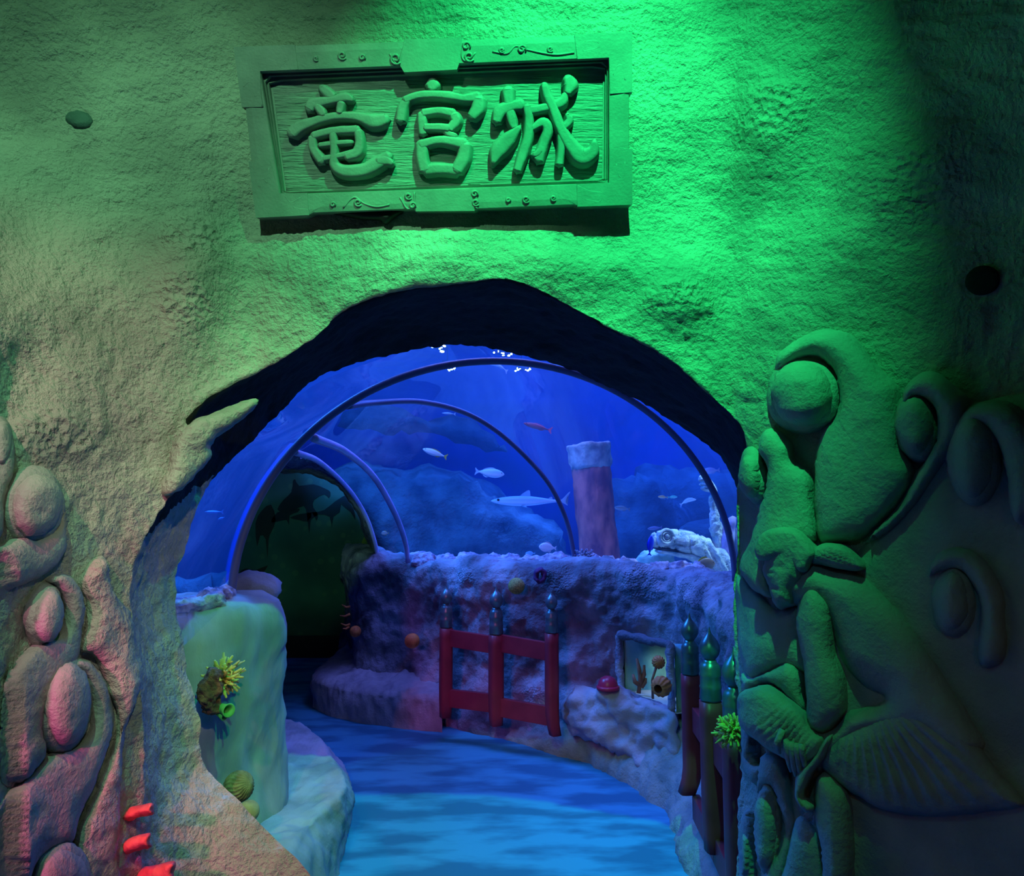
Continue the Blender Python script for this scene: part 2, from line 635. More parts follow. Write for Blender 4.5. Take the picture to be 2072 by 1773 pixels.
def relief(name, outline, T, Rr, parent=None, m=None, step=8, groove=None, label=None, cat=None, group=None, base_h=0.0, rough=1.0, power=0.5):
    bm = pillow_bm(outline, T, Rr, S, step, groove, power=power, base_h=base_h)
    bmesh.ops.recalc_face_normals(bm, faces=bm.faces)
    roughen(bm, [(9, 0.006 * rough, 3), (45, 0.0012 * rough, 2)], T * 10)
    return tag(obj(name, bm, m or M['relief'], parent), label, cat, group)


def ell(cx, cy, rx, ry, tilt=0, n=14, wob=0.0):
    o = []
    for k in range(n):
        a = 2 * math.pi * k / n
        x, y = rx * math.cos(a), ry * math.sin(a)
        ct, st = math.cos(R(tilt)), math.sin(R(tilt))
        o.append((cx + x * ct - y * st, cy + x * st + y * ct))
    return o


def z7(pts): return [(1460 + .344 * x, 640 + .344 * y) for x, y in pts]
def z8(pts): return [(1340 + .3533 * x, 1150 + .3533 * y) for x, y in pts]
def z2(pts): return [(.3384 * x, 600 + .3384 * y) for x, y in pts]
def z3(pts): return [(.3668 * x, 1150 + .3668 * y) for x, y in pts]


def scroll(label, body, knob, Tb=0.07, Tk=0.11, Rb=55, Rk=40, base_h=0.0, group=None, kt=0):
    c = S(*knob[:2])
    t = empty('scroll_relief', c, label, 'relief', group)
    bm = pillow_bm(body, Tb, Rb, S, 8, base_h=base_h)
    pillow_bm(ell(knob[0], knob[1], knob[2] * 1.32, knob[3] * 1.22, kt), Tb * .8, Rb, S, 8, base_h=base_h, bm=bm)
    bmesh.ops.recalc_face_normals(bm, faces=bm.faces)
    roughen(bm, [(9, 0.006, 3), (45, 0.0014, 2)], Tb * 10)
    obj('scroll_body', bm, M['relief'], t)
    relief('scroll_knob', ell(knob[0], knob[1], knob[2] * 1.1, knob[3] * 1.06, kt), Tk, Rk, t, base_h=base_h)
    return t


relief('plaster_ridge', [(350, 905), (366, 868), (420, 838), (470, 824), (520, 808), (505, 832), (462, 868), (430, 892), (420, 905), (424, 925), (395, 962), (360, 990), (330, 1000), (335, 950)], .07, 22, m=M['facade'], rough=2.5, step=6, label='rough lit plaster ridge jutting over the black soffit at the arch left haunch', cat='relief')
relief('plaster_ridge', [(300, 1120), (345, 1062), (385, 1010), (420, 975), (458, 948), (448, 975), (415, 1020), (385, 1080), (368, 1140), (350, 1180), (310, 1190)], .04, 20, m=M['facade'], rough=2.5, step=6, label='slanting lit plaster edge below the black soffit on the left jamb', cat='relief') if False else None
# right side
relief('wall_hollow', ell(1988, 567, 36, 30, -15, 14), .004, 20, m=M['soffit'], rough=.5, label='dark oval hollow at the shaded upper right of the wall', cat='hollow')  # dark patch paints the shade of a hole, nothing is recessed
M['teal_patch'] = mat('dull_teal_patch', (.10, .16, .14), (.06, .10, .09), 20, .8, .6, 60)
relief('wall_hollow', ell(163, 243, 32, 20, 15, 14), .022, 15, m=M['teal_patch'], rough=.5, label='dull teal oval hollow at the upper left of the wall', cat='hollow')  # raised teal patch paints the shade of a hole
mass = [(1852, 956), (1890, 905), (1925, 830), (1975, 815), (2120, 800), (2250, 900), (2250, 1900), (1600, 1900), (1640, 1400), (1700, 1180), (1745, 1105), (1800, 1040)]
relief('cliff_relief', mass, 0.05, 90, step=14, label='broad smooth carved swell filling the dark right wall behind the kneeling figure', cat='relief')
scroll('largest carved wave scroll on the right wall, bright green with a round curled head',
       z7([(540, 930), (555, 800), (600, 680), (672, 580), (690, 430), (655, 330), (600, 275), (540, 250), (440, 285), (335, 340), (312, 300), (335, 220), (420, 150), (530, 90), (640, 72), (760, 100), (850, 190), (950, 320), (1040, 420), (1065, 600), (1080, 780), (1140, 920), (1050, 1100), (920, 1240), (820, 1320), (700, 1345), (600, 1335), (560, 1280), (545, 1100)]),
       (1460 + .344 * 490, 640 + .344 * 460, 60, 67), 0.10, 0.15, 60, 55)
scroll('second carved scroll right of the largest one, its small oval head curled left in shade',
       z7([(1060, 560), (1080, 430), (1150, 350), (1240, 322), (1310, 350), (1400, 430), (1470, 520), (1440, 700), (1300, 900), (1130, 1150), (950, 1300), (850, 1330), (960, 1210), (1080, 1080), (1160, 930), (1230, 820), (1270, 700), (1250, 560), (1180, 490), (1100, 540)]),
       (1460 + .344 * 1155, 640 + .344 * 650, 37, 60), 0.09, 0.11, 40, 35, 0.02, kt=-4)
scroll('tall dim carved scroll at the far right edge of the wall',
       [(1930, 900), (1950, 840), (1990, 815), (2060, 820), (2120, 900), (2120, 1020), (2060, 1060), (2040, 960), (2010, 880), (1965, 870)],
       (1978, 925, 45, 85), 0.09, 0.10, 40, 45, 0.04)
scroll('low dim carved scroll under the tall one at the far right',
       [(1880, 1170), (1900, 1120), (1950, 1105), (2000, 1130), (2040, 1220), (2040, 1330), (1990, 1340), (1985, 1220), (1950, 1160), (1910, 1160)],
       (1935, 1215, 36, 60), 0.07, 0.09, 40, 40, 0.04)
scroll('carved wave scroll beside the arch edge above the kneeling figure head',
       z7([(215, 800), (245, 690), (305, 655), (370, 695), (425, 770), (435, 850), (530, 930), (550, 1100), (572, 1320), (430, 1350), (320, 1480), (330, 1650), (240, 1640), (160, 1570), (120, 1470), (190, 1300), (255, 1050), (270, 900)]),
       (1460 + .344 * 192, 640 + .344 * 935, 22, 48), 0.08, 0.10, 35, 26, kt=-10)
relief('wave_relief', z8([(425, 60), (470, 60), (560, 160), (660, 240), (800, 220), (830, 400), (840, 600), (700, 560), (600, 600), (520, 640), (460, 560), (430, 300)]),
       0.05, 45, label='smooth carved billow between the arch edge and the kneeling figure arm', cat='relief')
relief('wave_relief', z8([(450, 560), (520, 625), (620, 590), (730, 540), (800, 600), (820, 700), (840, 830), (740, 760), (640, 660), (540, 680), (500, 780), (480, 700)]),
       0.06, 30, label='thin carved crest curling over the kneeling figure raised sleeve', cat='relief', base_h=0.01)
scroll('tall narrow carved scroll low on the right wall below the hand',
       z8([(560, 1120), (600, 1060), (680, 1080), (730, 1180), (760, 1300), (780, 1480), (720, 1763), (640, 1900), (560, 1850), (590, 1763), (700, 1500), (640, 1280), (600, 1250), (550, 1330)]),
       (1340 + .3533 * 612, 1150 + .3533 * 1490, 22, 82), 0.06, 0.09, 30, 24)
scroll('small carved scroll at the bottom edge of the arch right side',
       z8([(450, 1480), (490, 1370), (530, 1400), (545, 1550), (540, 1800), (480, 1900), (440, 1850), (445, 1650)]),
       (1340 + .3533 * 505, 1150 + .3533 * 1640, 12, 50), 0.05, 0.07, 20, 14)
scroll('slim carved scroll on the arch edge beside the yellow coral tuft',
       z8([(455, 750), (475, 700), (520, 800), (545, 950), (560, 1120), (600, 1130), (560, 1250), (500, 1200), (460, 1100)]),
       (1340 + .3533 * 515, 1150 + .3533 * 1010, 13, 40), 0.05, 0.07, 22, 14)

# kneeling figure carved in relief
fig = empty('carved_figure', S(1700, 1300), 'carved relief of a kneeling person with a tied topknot and a pleated straw skirt', 'carving')
body = z8([(620, 60), (760, -30), (860, -70), (1000, -20), (1160, 30), (1290, 140), (1420, 290), (1530, 450), (1640, 620), (1780, 820), (1880, 1020), (1700, 1120), (1450, 1000), (1290, 960), (1120, 1000), (1000, 1120), (900, 1180), (850, 1000), (880, 900), (1000, 880), (1080, 800), (1280, 745), (1180, 690), (1060, 580), (1000, 460), (960, 330), (900, 230), (800, 220), (700, 200)])
relief('torso', body, 0.13, 75, fig, label='bent back and shoulder')
def face_groove(x, y, q):
    h = 0.0
    h += 0.006 * math.exp(-((y - 1150 - (x - 1600) * 0.25) / 5.5) ** 2) * math.exp(-((x - 1578) / 30) ** 2)   # brow crease
    h += 0.007 * math.exp(-((x - 1578) / 6) ** 2 - ((y - 1158) / 4) ** 2)                                        # eye
    h += 0.012 * math.exp(-((y - 1189 - (x - 1580) * .3) / 3.5) ** 2) * math.exp(-((x - 1580) / 10) ** 2)                            # mouth
    h -= 0.009 * math.exp(-((x - 1566) / 7) ** 2 - ((y - 1170) / 11) ** 2)                                        # nose
    h -= 0.006 * math.exp(-((x - 1612) / 7) ** 2 - ((y - 1155) / 11) ** 2)                                        # ear
    return h
relief('head', z7([(272, 1340), (310, 1275), (390, 1245), (480, 1270), (550, 1340), (585, 1400), (545, 1480), (520, 1560), (470, 1620), (452, 1690), (400, 1712), (350, 1720), (315, 1660), (300, 1560), (278, 1500), (285, 1430)]),
       0.13, 40, fig, step=4, groove=face_groove, base_h=0.02)
relief('hair', z7([(272, 1345), (310, 1268), (390, 1238), (490, 1264), (560, 1335), (590, 1400), (560, 1450), (530, 1500), (480, 1500), (440, 1440), (380, 1420), (310, 1440), (278, 1420)]),
       0.03, 20, fig, step=5, base_h=0.125, groove=lambda x, y, q: 0.0012 * math.sin((y + 0.4 * x) * 1.1))
relief('topknot', z7([(545, 1400), (590, 1355), (680, 1338), (770, 1365), (830, 1420), (866, 1482), (800, 1500), (700, 1478), (610, 1455), (560, 1450)]),
       0.04, 22, fig, step=4, base_h=0.085, groove=lambda x, y, q: 0.006 * math.sin((y - 0.35 * x) * 0.8) * q)
relief('upper_arm', z8([(790, 250), (820, 130), (900, 90), (980, 180), (1000, 330), (1010, 470), (1060, 600), (1080, 760), (1040, 860), (950, 950), (850, 910), (840, 760), (830, 560), (800, 400)]),
       0.08, 45, fig, base_h=0.065)
def sleeve_g(x, y, q):
    u = (x - 1520) * 0.75 + (y - 1390) * 0.66
    return 0.007 * math.sin(u * 0.55) * sstep(60, 100, u) * q
relief('forearm', z8([(500, 800), (510, 720), (570, 675), (640, 665), (720, 720), (830, 810), (900, 910), (960, 960), (930, 1060), (860, 1110), (790, 1110), (720, 1080), (600, 990), (530, 930), (505, 880)]),
       0.07, 34, fig, step=5, base_h=0.085, groove=sleeve_g)
for k, (a, b) in enumerate([((1608, 1490), (1612, 1556)), ((1618, 1495), (1621, 1565)), ((1628, 1498), (1632, 1564)), ((1638, 1500), (1642, 1554))]):
    pts = [S(a[0] + (b[0] - a[0]) * t, a[1] + (b[1] - a[1]) * t, 0.165 - 0.05 * t * t) for t in (0, .25, .5, .75, 1)]
    obj('finger', tube_bm(pts, [0.008, 0.0085, 0.008, 0.0075, 0.004], 8), M['relief'], fig)
pts = [S(1602, 1470, .17), S(1594, 1495, .18), S(1596, 1518, .165)]
obj('thumb', tube_bm(pts, [0.009, 0.009, 0.005], 8), M['relief'], fig)
def pleat(x, y, q):
    a = math.atan2(y - 1350, x - 1740)
    return 0.007 * math.sin(a * 60) * q
relief('straw_skirt', z8([(920, 1090), (1000, 960), (1150, 880), (1350, 800), (1600, 760), (1750, 900), (1900, 1100), (2060, 1290), (2090, 1360), (1800, 1400), (1500, 1400), (1280, 1370), (1150, 1300), (1000, 1200)]),
       0.055, 60, fig, step=5, base_h=0.07, groove=pleat, label='pleated straw skirt')
relief('leg', z8([(900, 1180), (980, 1160), (1090, 1290), (1110, 1500), (1100, 1900), (940, 1900), (930, 1600), (890, 1350)]), 0.09, 45, fig, base_h=0.06)
relief('leg', z8([(790, 1430), (850, 1440), (930, 1540), (970, 1750), (980, 1900), (700, 1900), (730, 1650)]), 0.06, 40, fig, base_h=0.05)
relief('sash', z8([(815, 1150), (900, 1060), (960, 970), (1010, 940), (960, 1080), (880, 1190), (840, 1290), (900, 1350), (860, 1380), (800, 1290)]), 0.04, 18, fig, base_h=0.12)

# left side
LG = 'carved seaweed scrolls up the left wall'
scroll('top pink carved scroll on the left wall with a round head',
       z2([(-300, 1650), (100, 1430), (200, 1440), (320, 1380), (330, 1250), (270, 1120), (120, 1100), (170, 1045), (290, 1078), (365, 1190), (392, 1380), (375, 1560), (240, 1680), (-50, 1800), (-300, 1900)]),
       (66, 1024, 50, 66), 0.06, 0.10, 38, 40, group=LG, kt=8)
scroll('second carved scroll from the top on the left wall, slimmer oval head',
       z3([(250, 60), (330, 20), (410, 60), (460, 180), (460, 330), (430, 490), (320, 620), (240, 800), (230, 900), (240, 1040), (90, 1200), (20, 1150), (40, 640), (180, 420), (320, 370), (350, 240), (310, 120)]),
       (89, 1246, 29, 56), 0.06, 0.09, 34, 26, group=LG, kt=8)
scroll('third carved scroll down the left wall with the largest oval head',
       z3([(330, 560), (410, 490), (510, 530), (600, 680), (625, 820), (600, 980), (520, 1200), (440, 1380), (390, 1520), (330, 1530), (200, 1640), (100, 1900), (-20, 1900), (-20, 1400), (90, 1200), (240, 1040), (400, 980), (480, 880), (480, 700), (420, 580)]),
       (128, 1425, 46, 86), 0.07, 0.11, 45, 40, group=LG, kt=4)
scroll('lowest carved scroll at the bottom left, its rounded head cut by the picture edge',
       z3([(150, 1763), (180, 1600), (300, 1500), (420, 1530), (490, 1640), (500, 1900), (420, 2100), (100, 2100)]),
       (118, 1775, 50, 62), 0.07, 0.10, 30, 40, group=LG)
scroll('upper left carved scroll in shade at the picture left edge',
       z2([(-200, 760), (0, 730), (60, 770), (90, 900), (80, 1060), (40, 1200), (0, 1440), (-200, 1500)]),
       (-5, 900, 26, 50), 0.06, 0.08, 30, 26, group=LG)
scroll('left edge carved scroll strip beside the third and lowest heads, strongly magenta',
       z3([(-150, 1250), (0, 1150), (60, 1300), (130, 1450), (150, 1600), (130, 2000), (-150, 2000)]),
       (-25, 1640, 36, 80), 0.06, 0.08, 30, 26, group=LG)
relief('stalk_relief', z3([(440, 60), (560, -60), (640, 120), (730, 260), (770, 520), (760, 640), (720, 820), (680, 1050), (660, 1300), (650, 1500), (660, 1900), (420, 1900), (400, 1540), (500, 1280), (600, 1020), (640, 820), (600, 640), (500, 480), (440, 440), (480, 260)]),
       0.05, 30, label='rough brown carved stalk edging the left side of the entrance', cat='relief', rough=2.2, m=M['facade'], step=8)

# ------------------------------------------------------------------ sign board
def plane_from(a, b, c):
    n = (b - a).cross(c - a).normalized()
    return a, n
sTL, sTR, sBR, sBL = P(475, 97, 2.215), P(1278, 66, 2.215), P(1278, 415, 2.35), P(520, 441, 2.35)
s_o, s_n = plane_from((sTL + sTR) * .5, sBL, sBR)
if s_n.y > 0: s_n = -s_n
def SG(px, py, h=0.0):
    r = ray(px, py)
    t = (s_o - CAM).dot(s_n) / r.dot(s_n)
    return CAM + r * t + s_n * h
def zs(pts): return [(440 + x / 2.3545, 30 + y / 2.3545) for x, y in pts]

sign = empty('sign_board', SG(880, 255), 'green lit carved plaque reading three kanji characters above the arch', 'sign')
# frame: outer outline with stepped corner pieces, inner rectangle opening
OUT = zs([(78, 155), (885, 125), (890, 118), (1165, 112), (1172, 118), (1975, 82), (1976, 370), (1962, 375), (1962, 640), (1976, 645), (1976, 905), (1720, 915), (1712, 905), (1240, 925), (1225, 935), (945, 935), (930, 925), (440, 945), (430, 962), (185, 968), (152, 705), (160, 700), (132, 440), (118, 440)])
INQ = zs([(205, 272), (1865, 205), (1865, 800), (300, 855)])
INQ2 = zs([(245, 318), (1845, 245), (1840, 770), (310, 830)])
def ringsheet(bm, outer_, inner_, hs):
    """quads between an outer and an inner loop resampled by angle"""
    n = 240
    def lp(poly):
        poly = np.array(poly + [poly[0]], float)
        return poly
    cx, cy = 880.0, 253.0
    def hit(poly, a):
        best = None
        dx, dy = math.cos(a), math.sin(a)
        for i in range(len(poly) - 1):
            x1, y1 = poly[i] - (cx, cy); x2, y2 = poly[i + 1] - (cx, cy)
            ex, ey = x2 - x1, y2 - y1
            den = dx * ey - dy * ex
            if abs(den) < 1e-9: continue
            t = (x1 * ey - y1 * ex) / den
            u = (x1 * dy - y1 * dx) / den
            if t > 0 and -1e-6 <= u <= 1 + 1e-6 and (best is None or t > best): best = t
        return (cx + dx * best, cy + dy * best)
    A = lp(outer_); B = lp(inner_)
    angs = [2 * math.pi * k / n for k in range(n)]
    for poly in (A, B):
        for q in poly[:-1]: angs.append(math.atan2(q[1] - cy, q[0] - cx) % (2 * math.pi))
    angs = sorted(set(round(a, 5) for a in angs))
    o = [hit(A, a) for a in angs]; q = [hit(B, a) for a in angs]
    rows = []
    for t, h in hs:
        rows.append([SG(x1 + (x2 - x1) * t, y1 + (y2 - y1) * t, h) for (x1, y1), (x2, y2) in zip(o, q)])
    return grid_bm(rows, closed=True, bm=bm)
fb = ringsheet(None, OUT, INQ, [(0, -0.10), (0, -0.006), (0.03, 0.0), (0.3, 0.002), (0.97, 0.0), (1, -0.004), (1.0, -0.05), (0.9, -0.10)])
obj('frame', fb, M['sign'], sign, smooth=False)
fb = ringsheet(None, INQ, INQ2, [(0, -0.05), (0, -0.022), (0.25, -0.018), (0.3, -0.030), (0.62, -0.026), (0.68, -0.040), (1.0, -0.040), (1.0, -0.08)])
obj('moulding', fb, M['sign'], sign, smooth=False)
rr = []
for j in range(13):
    r_ = []
    for i in range(49):
        u, v = i / 48, j / 12
        a = np.array(INQ[0]) * (1 - u) + np.array(INQ[1]) * u
        b = np.array(INQ[3]) * (1 - u) + np.array(INQ[2]) * u
        q = a * (1 - v) + b * v
        r_.append(SG(q[0], q[1], -0.042))
    rr.append(r_)
fb = grid_bm(rr)
roughen(fb, [(14, 0.003, 3)], 9)
ex = bmesh.ops.extrude_face_region(fb, geom=fb.faces[:])
bmesh.ops.translate(fb, verts=[v for v in ex['geom'] if isinstance(v, bmesh.types.BMVert)], vec=-s_n * 0.06)
obj('field', fb, M['sign_field'], sign)


def stroke(bm, pts, wid, h0=-0.046, H=0.036, k=7):
    """raised brush stroke: pts in zoom px, wid in zoom px half widths"""
    q = [(p[0], p[1], w_) for p, w_ in zip(pts, wid)]
    q = spline(q, 6)
    n = len(q)
    rows = []
    for i in range(n):
        t = q[min(i + 1, n - 1)][:2] - q[max(i - 1, 0)][:2]
        L_ = np.hypot(*t) + 1e-9
        nx, ny = -t[1] / L_, t[0] / L_
        wv = max(q[i][2] * 1.3, 1)
        row = []
        for j in range(2 * k + 1):
            u = (j - k) / k
            uu = math.copysign(abs(u) ** 0.8, u)
            hh = H * (1 - abs(u) ** 4.5) * min(1, wv / 16)
            if abs(u) == 1: hh = 0
            x, y = 440 + (q[i][0] + nx * wv * uu) / 2.3545, 30 + (q[i][1] + ny * wv * uu) / 2.3545
            row.append(SG(x, y, h0 + hh))
        rows.append(row)
    grid_bm(rows, bm=bm)
    # round end caps
    for e, s_ in ((0, -1), (n - 1, 1)):
        t = q[min(e + 1, n - 1)][:2] - q[max(e - 1, 0)][:2]
        t = t / (np.hypot(*t) + 1e-9)
        wv = max(q[e][2] * 1.3, 1)
        cr = []
        for a in range(0, 5):
            f = math.sin(a / 4 * math.pi / 2); g = math.cos(a / 4 * math.pi / 2)
            row = []
            for j in range(2 * k + 1):
                u = (j - k) / k
                uu = math.copysign(abs(u) ** 0.8, u) * g
                ho = (1 - abs(u) ** 3.2) * (g ** 0.5) if abs(u) < 1 and a < 4 else 0
                x = q[e][0] - t[1] * wv * uu + s_ * t[0] * wv * 0.7 * f * math.sqrt(max(0, 1 - u * u * .8))
                y = q[e][1] + t[0] * wv * uu + s_ * t[1] * wv * 0.7 * f * math.sqrt(max(0, 1 - u * u * .8))
                row.append(SG(440 + x / 2.3545, 30 + y / 2.3545, h0 + H * ho * min(1, wv / 16)))
            cr.append(row)
        grid_bm(cr, bm=bm)

C1 = [  # 竜
    ([(490, 340), (520, 365), (545, 385)], [22, 26, 22]),
    ([(430, 440), (450, 415), (540, 400), (600, 385), (640, 398)], [26, 28, 20, 26, 12]),
    ([(470, 430), (490, 455), (500, 470)], [20, 22, 16]),
    ([(585, 415), (578, 445), (575, 460)], [22, 20, 16]),
    ([(345, 555), (385, 525), (470, 495), (560, 475), (660, 478), (740, 500), (795, 492)], [30, 30, 22, 20, 24, 36, 28]),
    ([(445, 580), (450, 630), (490, 690)], [22, 22, 24]),
    ([(450, 570), (540, 548), (660, 540)], [20, 20, 22]),
    ([(665, 550), (672, 600), (660, 650), (610, 672)], [22, 22, 26, 20]),
    ([(480, 615), (560, 605), (635, 600)], [13, 14, 12]),
    ([(500, 680), (580, 665), (650, 650)], [16, 15, 18]),
    ([(545, 560), (550, 640), (552, 710), (600, 740), (690, 735), (760, 700), (810, 668)], [20, 20, 24, 30, 32, 34, 26]),
    ([(760, 690), (800, 690), (830, 705)], [22, 26, 12]),
]
C2 = [  # 宮
    ([(1020, 310), (1022, 325), (1020, 345)], [26, 36, 24]),
    ([(905, 395), (880, 430), (868, 495)], [18, 26, 24]),
    ([(890, 398), (950, 378), (1020, 372), (1100, 378), (1170, 390), (1240, 385)], [20, 20, 20, 22, 20, 30]),
    ([(1245, 395), (1240, 440), (1212, 480)], [32, 32, 24]),
    ([(970, 465), (972, 510), (975, 560)], [22, 22, 20]),
    ([(975, 462), (1050, 450), (1120, 462)], [20, 20, 24]),
    ([(1125, 470), (1135, 500), (1105, 540)], [26, 26, 20]),
    ([(985, 530), (1050, 530), (1100, 535)], [18, 20, 20]),
    ([(1080, 535), (1100, 560), (1135, 570)], [14, 18, 12]),
    ([(970, 610), (972, 680), (985, 735)], [30, 28, 28]),
    ([(965, 612), (1060, 592), (1170, 608)], [24, 22, 30]),
    ([(1180, 615), (1170, 680), (1140, 735)], [30, 32, 30]),
    ([(990, 735), (1060, 728), (1140, 735)], [28, 28, 28]),
]
C3 = [  # 城
    ([(1385, 350), (1390, 420), (1405, 500), (1415, 530)], [30, 24, 24, 18]),
    ([(1330, 500), (1350, 450), (1400, 430), (1450, 420)], [22, 32, 26, 30]),
    ([(1435, 535), (1385, 590), (1335, 645), (1310, 715)], [16, 36, 36, 8]),
    ([(1475, 430), (1485, 500), (1480, 580), (1455, 660), (1430, 735)], [20, 22, 24, 24, 20]),
    ([(1480, 450), (1560, 435), (1640, 410), (1660, 370)], [22, 22, 26, 14]),
    ([(1500, 535), (1555, 505), (1575, 545), (1555, 610), (1530, 685)], [14, 24, 24, 24, 26]),
    ([(1540, 640), (1520, 660), (1500, 660)], [16, 16, 10]),
    ([(1558, 325), (1575, 380), (1605, 450), (1640, 540), (1690, 620), (1740, 670), (1790, 645), (1800, 590)], [18, 24, 24, 26, 34, 42, 32, 10]),
    ([(1640, 560), (1640, 630), (1632, 705)], [20, 18, 18]),
    ([(1670, 470), (1678, 500), (1640, 545)], [14, 20, 14]),
    ([(1672, 295), (1685, 325), (1672, 365)], [26, 34, 18]),
]
for strokes, lab in ((C1, 'left raised kanji dragon'), (C2, 'middle raised kanji palace'), (C3, 'right raised kanji castle')):
    bm = bmesh.new()
    for i, (p_, w_) in enumerate(strokes): stroke(bm, p_, w_, H=0.034 + 0.0011 * (i % 4))
    roughen(bm, [(30, 0.0012, 2)], 5)
    obj('kanji_character', bm, M['sign'], sign)['label'] = lab
# frame ornaments
def curl(bm, cx, cy, r, turns=1.3, flip=1, a0=0.0):
    pts = []
    for k in range(14):
        t = k / 13
        a = a0 + flip * t * turns * 2 * math.pi
        rr_ = r * (1 - 0.75 * t)
        pts.append(SG(440 + (cx + rr_ * math.cos(a)) / 2.3545, 30 + (cy + rr_ * math.sin(a)) / 2.3545, 0.002))
    tube_bm(pts, [0.003 + 0.0015 * math.sin(math.pi * k / 13) for k in range(14)], 6, bm)
for cx, cy, r, f in ((595, 195, 22, 1), (690, 205, 16, -1), (850, 210, 30, 1), (1185, 150, 22, -1), (1200, 200, 26, 1), (1355, 170, 14, 1), (1450, 165, 22, -1), (1585, 165, 14, 1),
                     (670, 895, 20, 1), (550, 905, 14, -1), (910, 865, 18, 1), (930, 910, 18, -1), (1225, 855, 18, -1), (1230, 895, 18, 1), (1470, 880, 18, 1), (1385, 885, 12, -1), (1600, 875, 14, 1), (470, 210, 12, 1)):
    bm = bmesh.new(); curl(bm, cx, cy, r, 1.3, f, 0.6); obj('wave_ornament', bm, M['sign'], sign)
for pts in ([(1750, 130), (1800, 125), (1820, 150), (1790, 165), (1740, 175)], [(1885, 290), (1900, 250), (1930, 245), (1940, 310), (1955, 290)], [(230, 205), (290, 230), (340, 215), (300, 250), (350, 262)],
            [(125, 345), (160, 320), (180, 390), (200, 370), (215, 440)], [(165, 730), (200, 820), (215, 780), (240, 800), (245, 730)], [(320, 860), (350, 895), (400, 870), (360, 915), (430, 930)],
            [(1715, 815), (1770, 840), (1830, 850), (1820, 890), (1750, 880)], [(1900, 710), (1910, 765), (1935, 770), (1940, 700)], [(820, 185), (860, 240), (880, 180), (895, 130)], [(1230, 180), (1190, 220), (1165, 200), (1170, 130)],
            [(870, 870), (905, 925), (935, 900), (938, 845)], [(1212, 845), (1215, 900), (1240, 925)], [(1310, 175), (1380, 185), (1420, 150), (1470, 165), (1600, 190), (1700, 180)], [(600, 920), (650, 870), (700, 900), (760, 915), (820, 905)]):
    q = spline(pts, 5)
    obj('cloud_ornament', tube_bm([SG(440 + x / 2.3545, 30 + y / 2.3545, 0.0005) for x, y in q], 0.0035, 6), M['sign'], sign)
# corner and centre plates on the frame
for name, q in (('corner_plate', [(78, 155), (370, 144), (385, 262), (205, 270), (212, 440), (118, 442)]), ('corner_plate', [(1700, 96), (1975, 82), (1976, 370), (1870, 378), (1865, 205), (1715, 212)]),
                ('corner_plate', [(1712, 808), (1865, 800), (1868, 640), (1976, 640), (1976, 905), (1715, 915)]), ('corner_plate', [(150, 700), (250, 690), (296, 852), (430, 850), (438, 955), (185, 968)]),
                ('centre_plate', [(890, 119), (1165, 110), (1150, 238), (1142, 262), (890, 275), (872, 245)]), ('centre_plate', [(945, 842), (1208, 832), (1225, 935), (945, 937)])):
    q = zs(q)
    bm = bmesh.new()
    top = [bm.verts.new(SG(x, y, 0.0035)) for x, y in q]
    bot = [bm.verts.new(SG(x, y, -0.03)) for x, y in q]
    bm.faces.new(top); bm.faces.new(bot[::-1])
    for i in range(len(q)): bm.faces.new((top[i], bot[i], bot[(i + 1) % len(q)], top[(i + 1) % len(q)]))
    obj(name, bm, M['sign'], sign, smooth=False)
# black patch painted as the shadow in the gap under the sign
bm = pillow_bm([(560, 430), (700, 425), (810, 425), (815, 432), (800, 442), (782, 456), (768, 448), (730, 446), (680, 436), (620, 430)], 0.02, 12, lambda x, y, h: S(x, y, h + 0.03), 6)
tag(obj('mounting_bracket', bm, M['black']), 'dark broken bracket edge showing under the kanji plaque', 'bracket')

# dark fixture on the soffit
fx = empty('ceiling_speaker', P(893, 594, 2.62), 'small black speaker box fixed under the top of the rocky arch', 'speaker')
q = [P(835, 580, 2.62), P(953, 580, 2.62), P(957, 603, 2.72), P(843, 607, 2.72)]
bm = bmesh.new()
a_ = [bm.verts.new(p) for p in q]; b_ = [bm.verts.new(p + Vector((0, .05, .10))) for p in q]
bm.faces.new(a_); bm.faces.new(b_[::-1])
for i in range(4): bm.faces.new((a_[i], b_[i], b_[(i + 1) % 4], a_[(i + 1) % 4]))
bevel(bm, 0.006, 2)
M['grey_plastic'] = mat('grey_plastic', (0.10, 0.10, 0.10), None, 4, 0.5)
obj('housing', bm, M['grey_plastic'], fx, smooth=False)
obj('lens', ball_bm(P(895, 594, 2.64), (0.03, 0.012, 0.012), 2), M['black'], fx)

# ------------------------------------------------------------------ floor
fm = mat('carpet', (0.040, 0.26, 0.42), (0.018, 0.13, 0.24), 2.2, 0.9, 0.25, 300, bdist=0.003, stretch=(1.0, 2.6, 1), mid=(0.42, 0.58), detail=9)
bm = grid_bm([[Vector((x, y, 0)) for x in np.linspace(-5.5, 3.2, 30)] for y in np.linspace(-2.2, 8.4, 40)])
ex = bmesh.ops.extrude_face_region(bm, geom=bm.faces[:])
bmesh.ops.translate(bm, verts=[v for v in ex['geom'] if isinstance(v, bmesh.types.BMVert)], vec=(0, 0, -0.1))
struct('floor', bm, fm, smooth=False)


# ------------------------------------------------------------------ parapets and ledges (closed sheets along a footprint)
def W2(px, py, z):
    """world point where the pixel ray meets height z"""
    r = ray(px, py)
    t = (z - CAM.z) / r.z
    return CAM + r * t


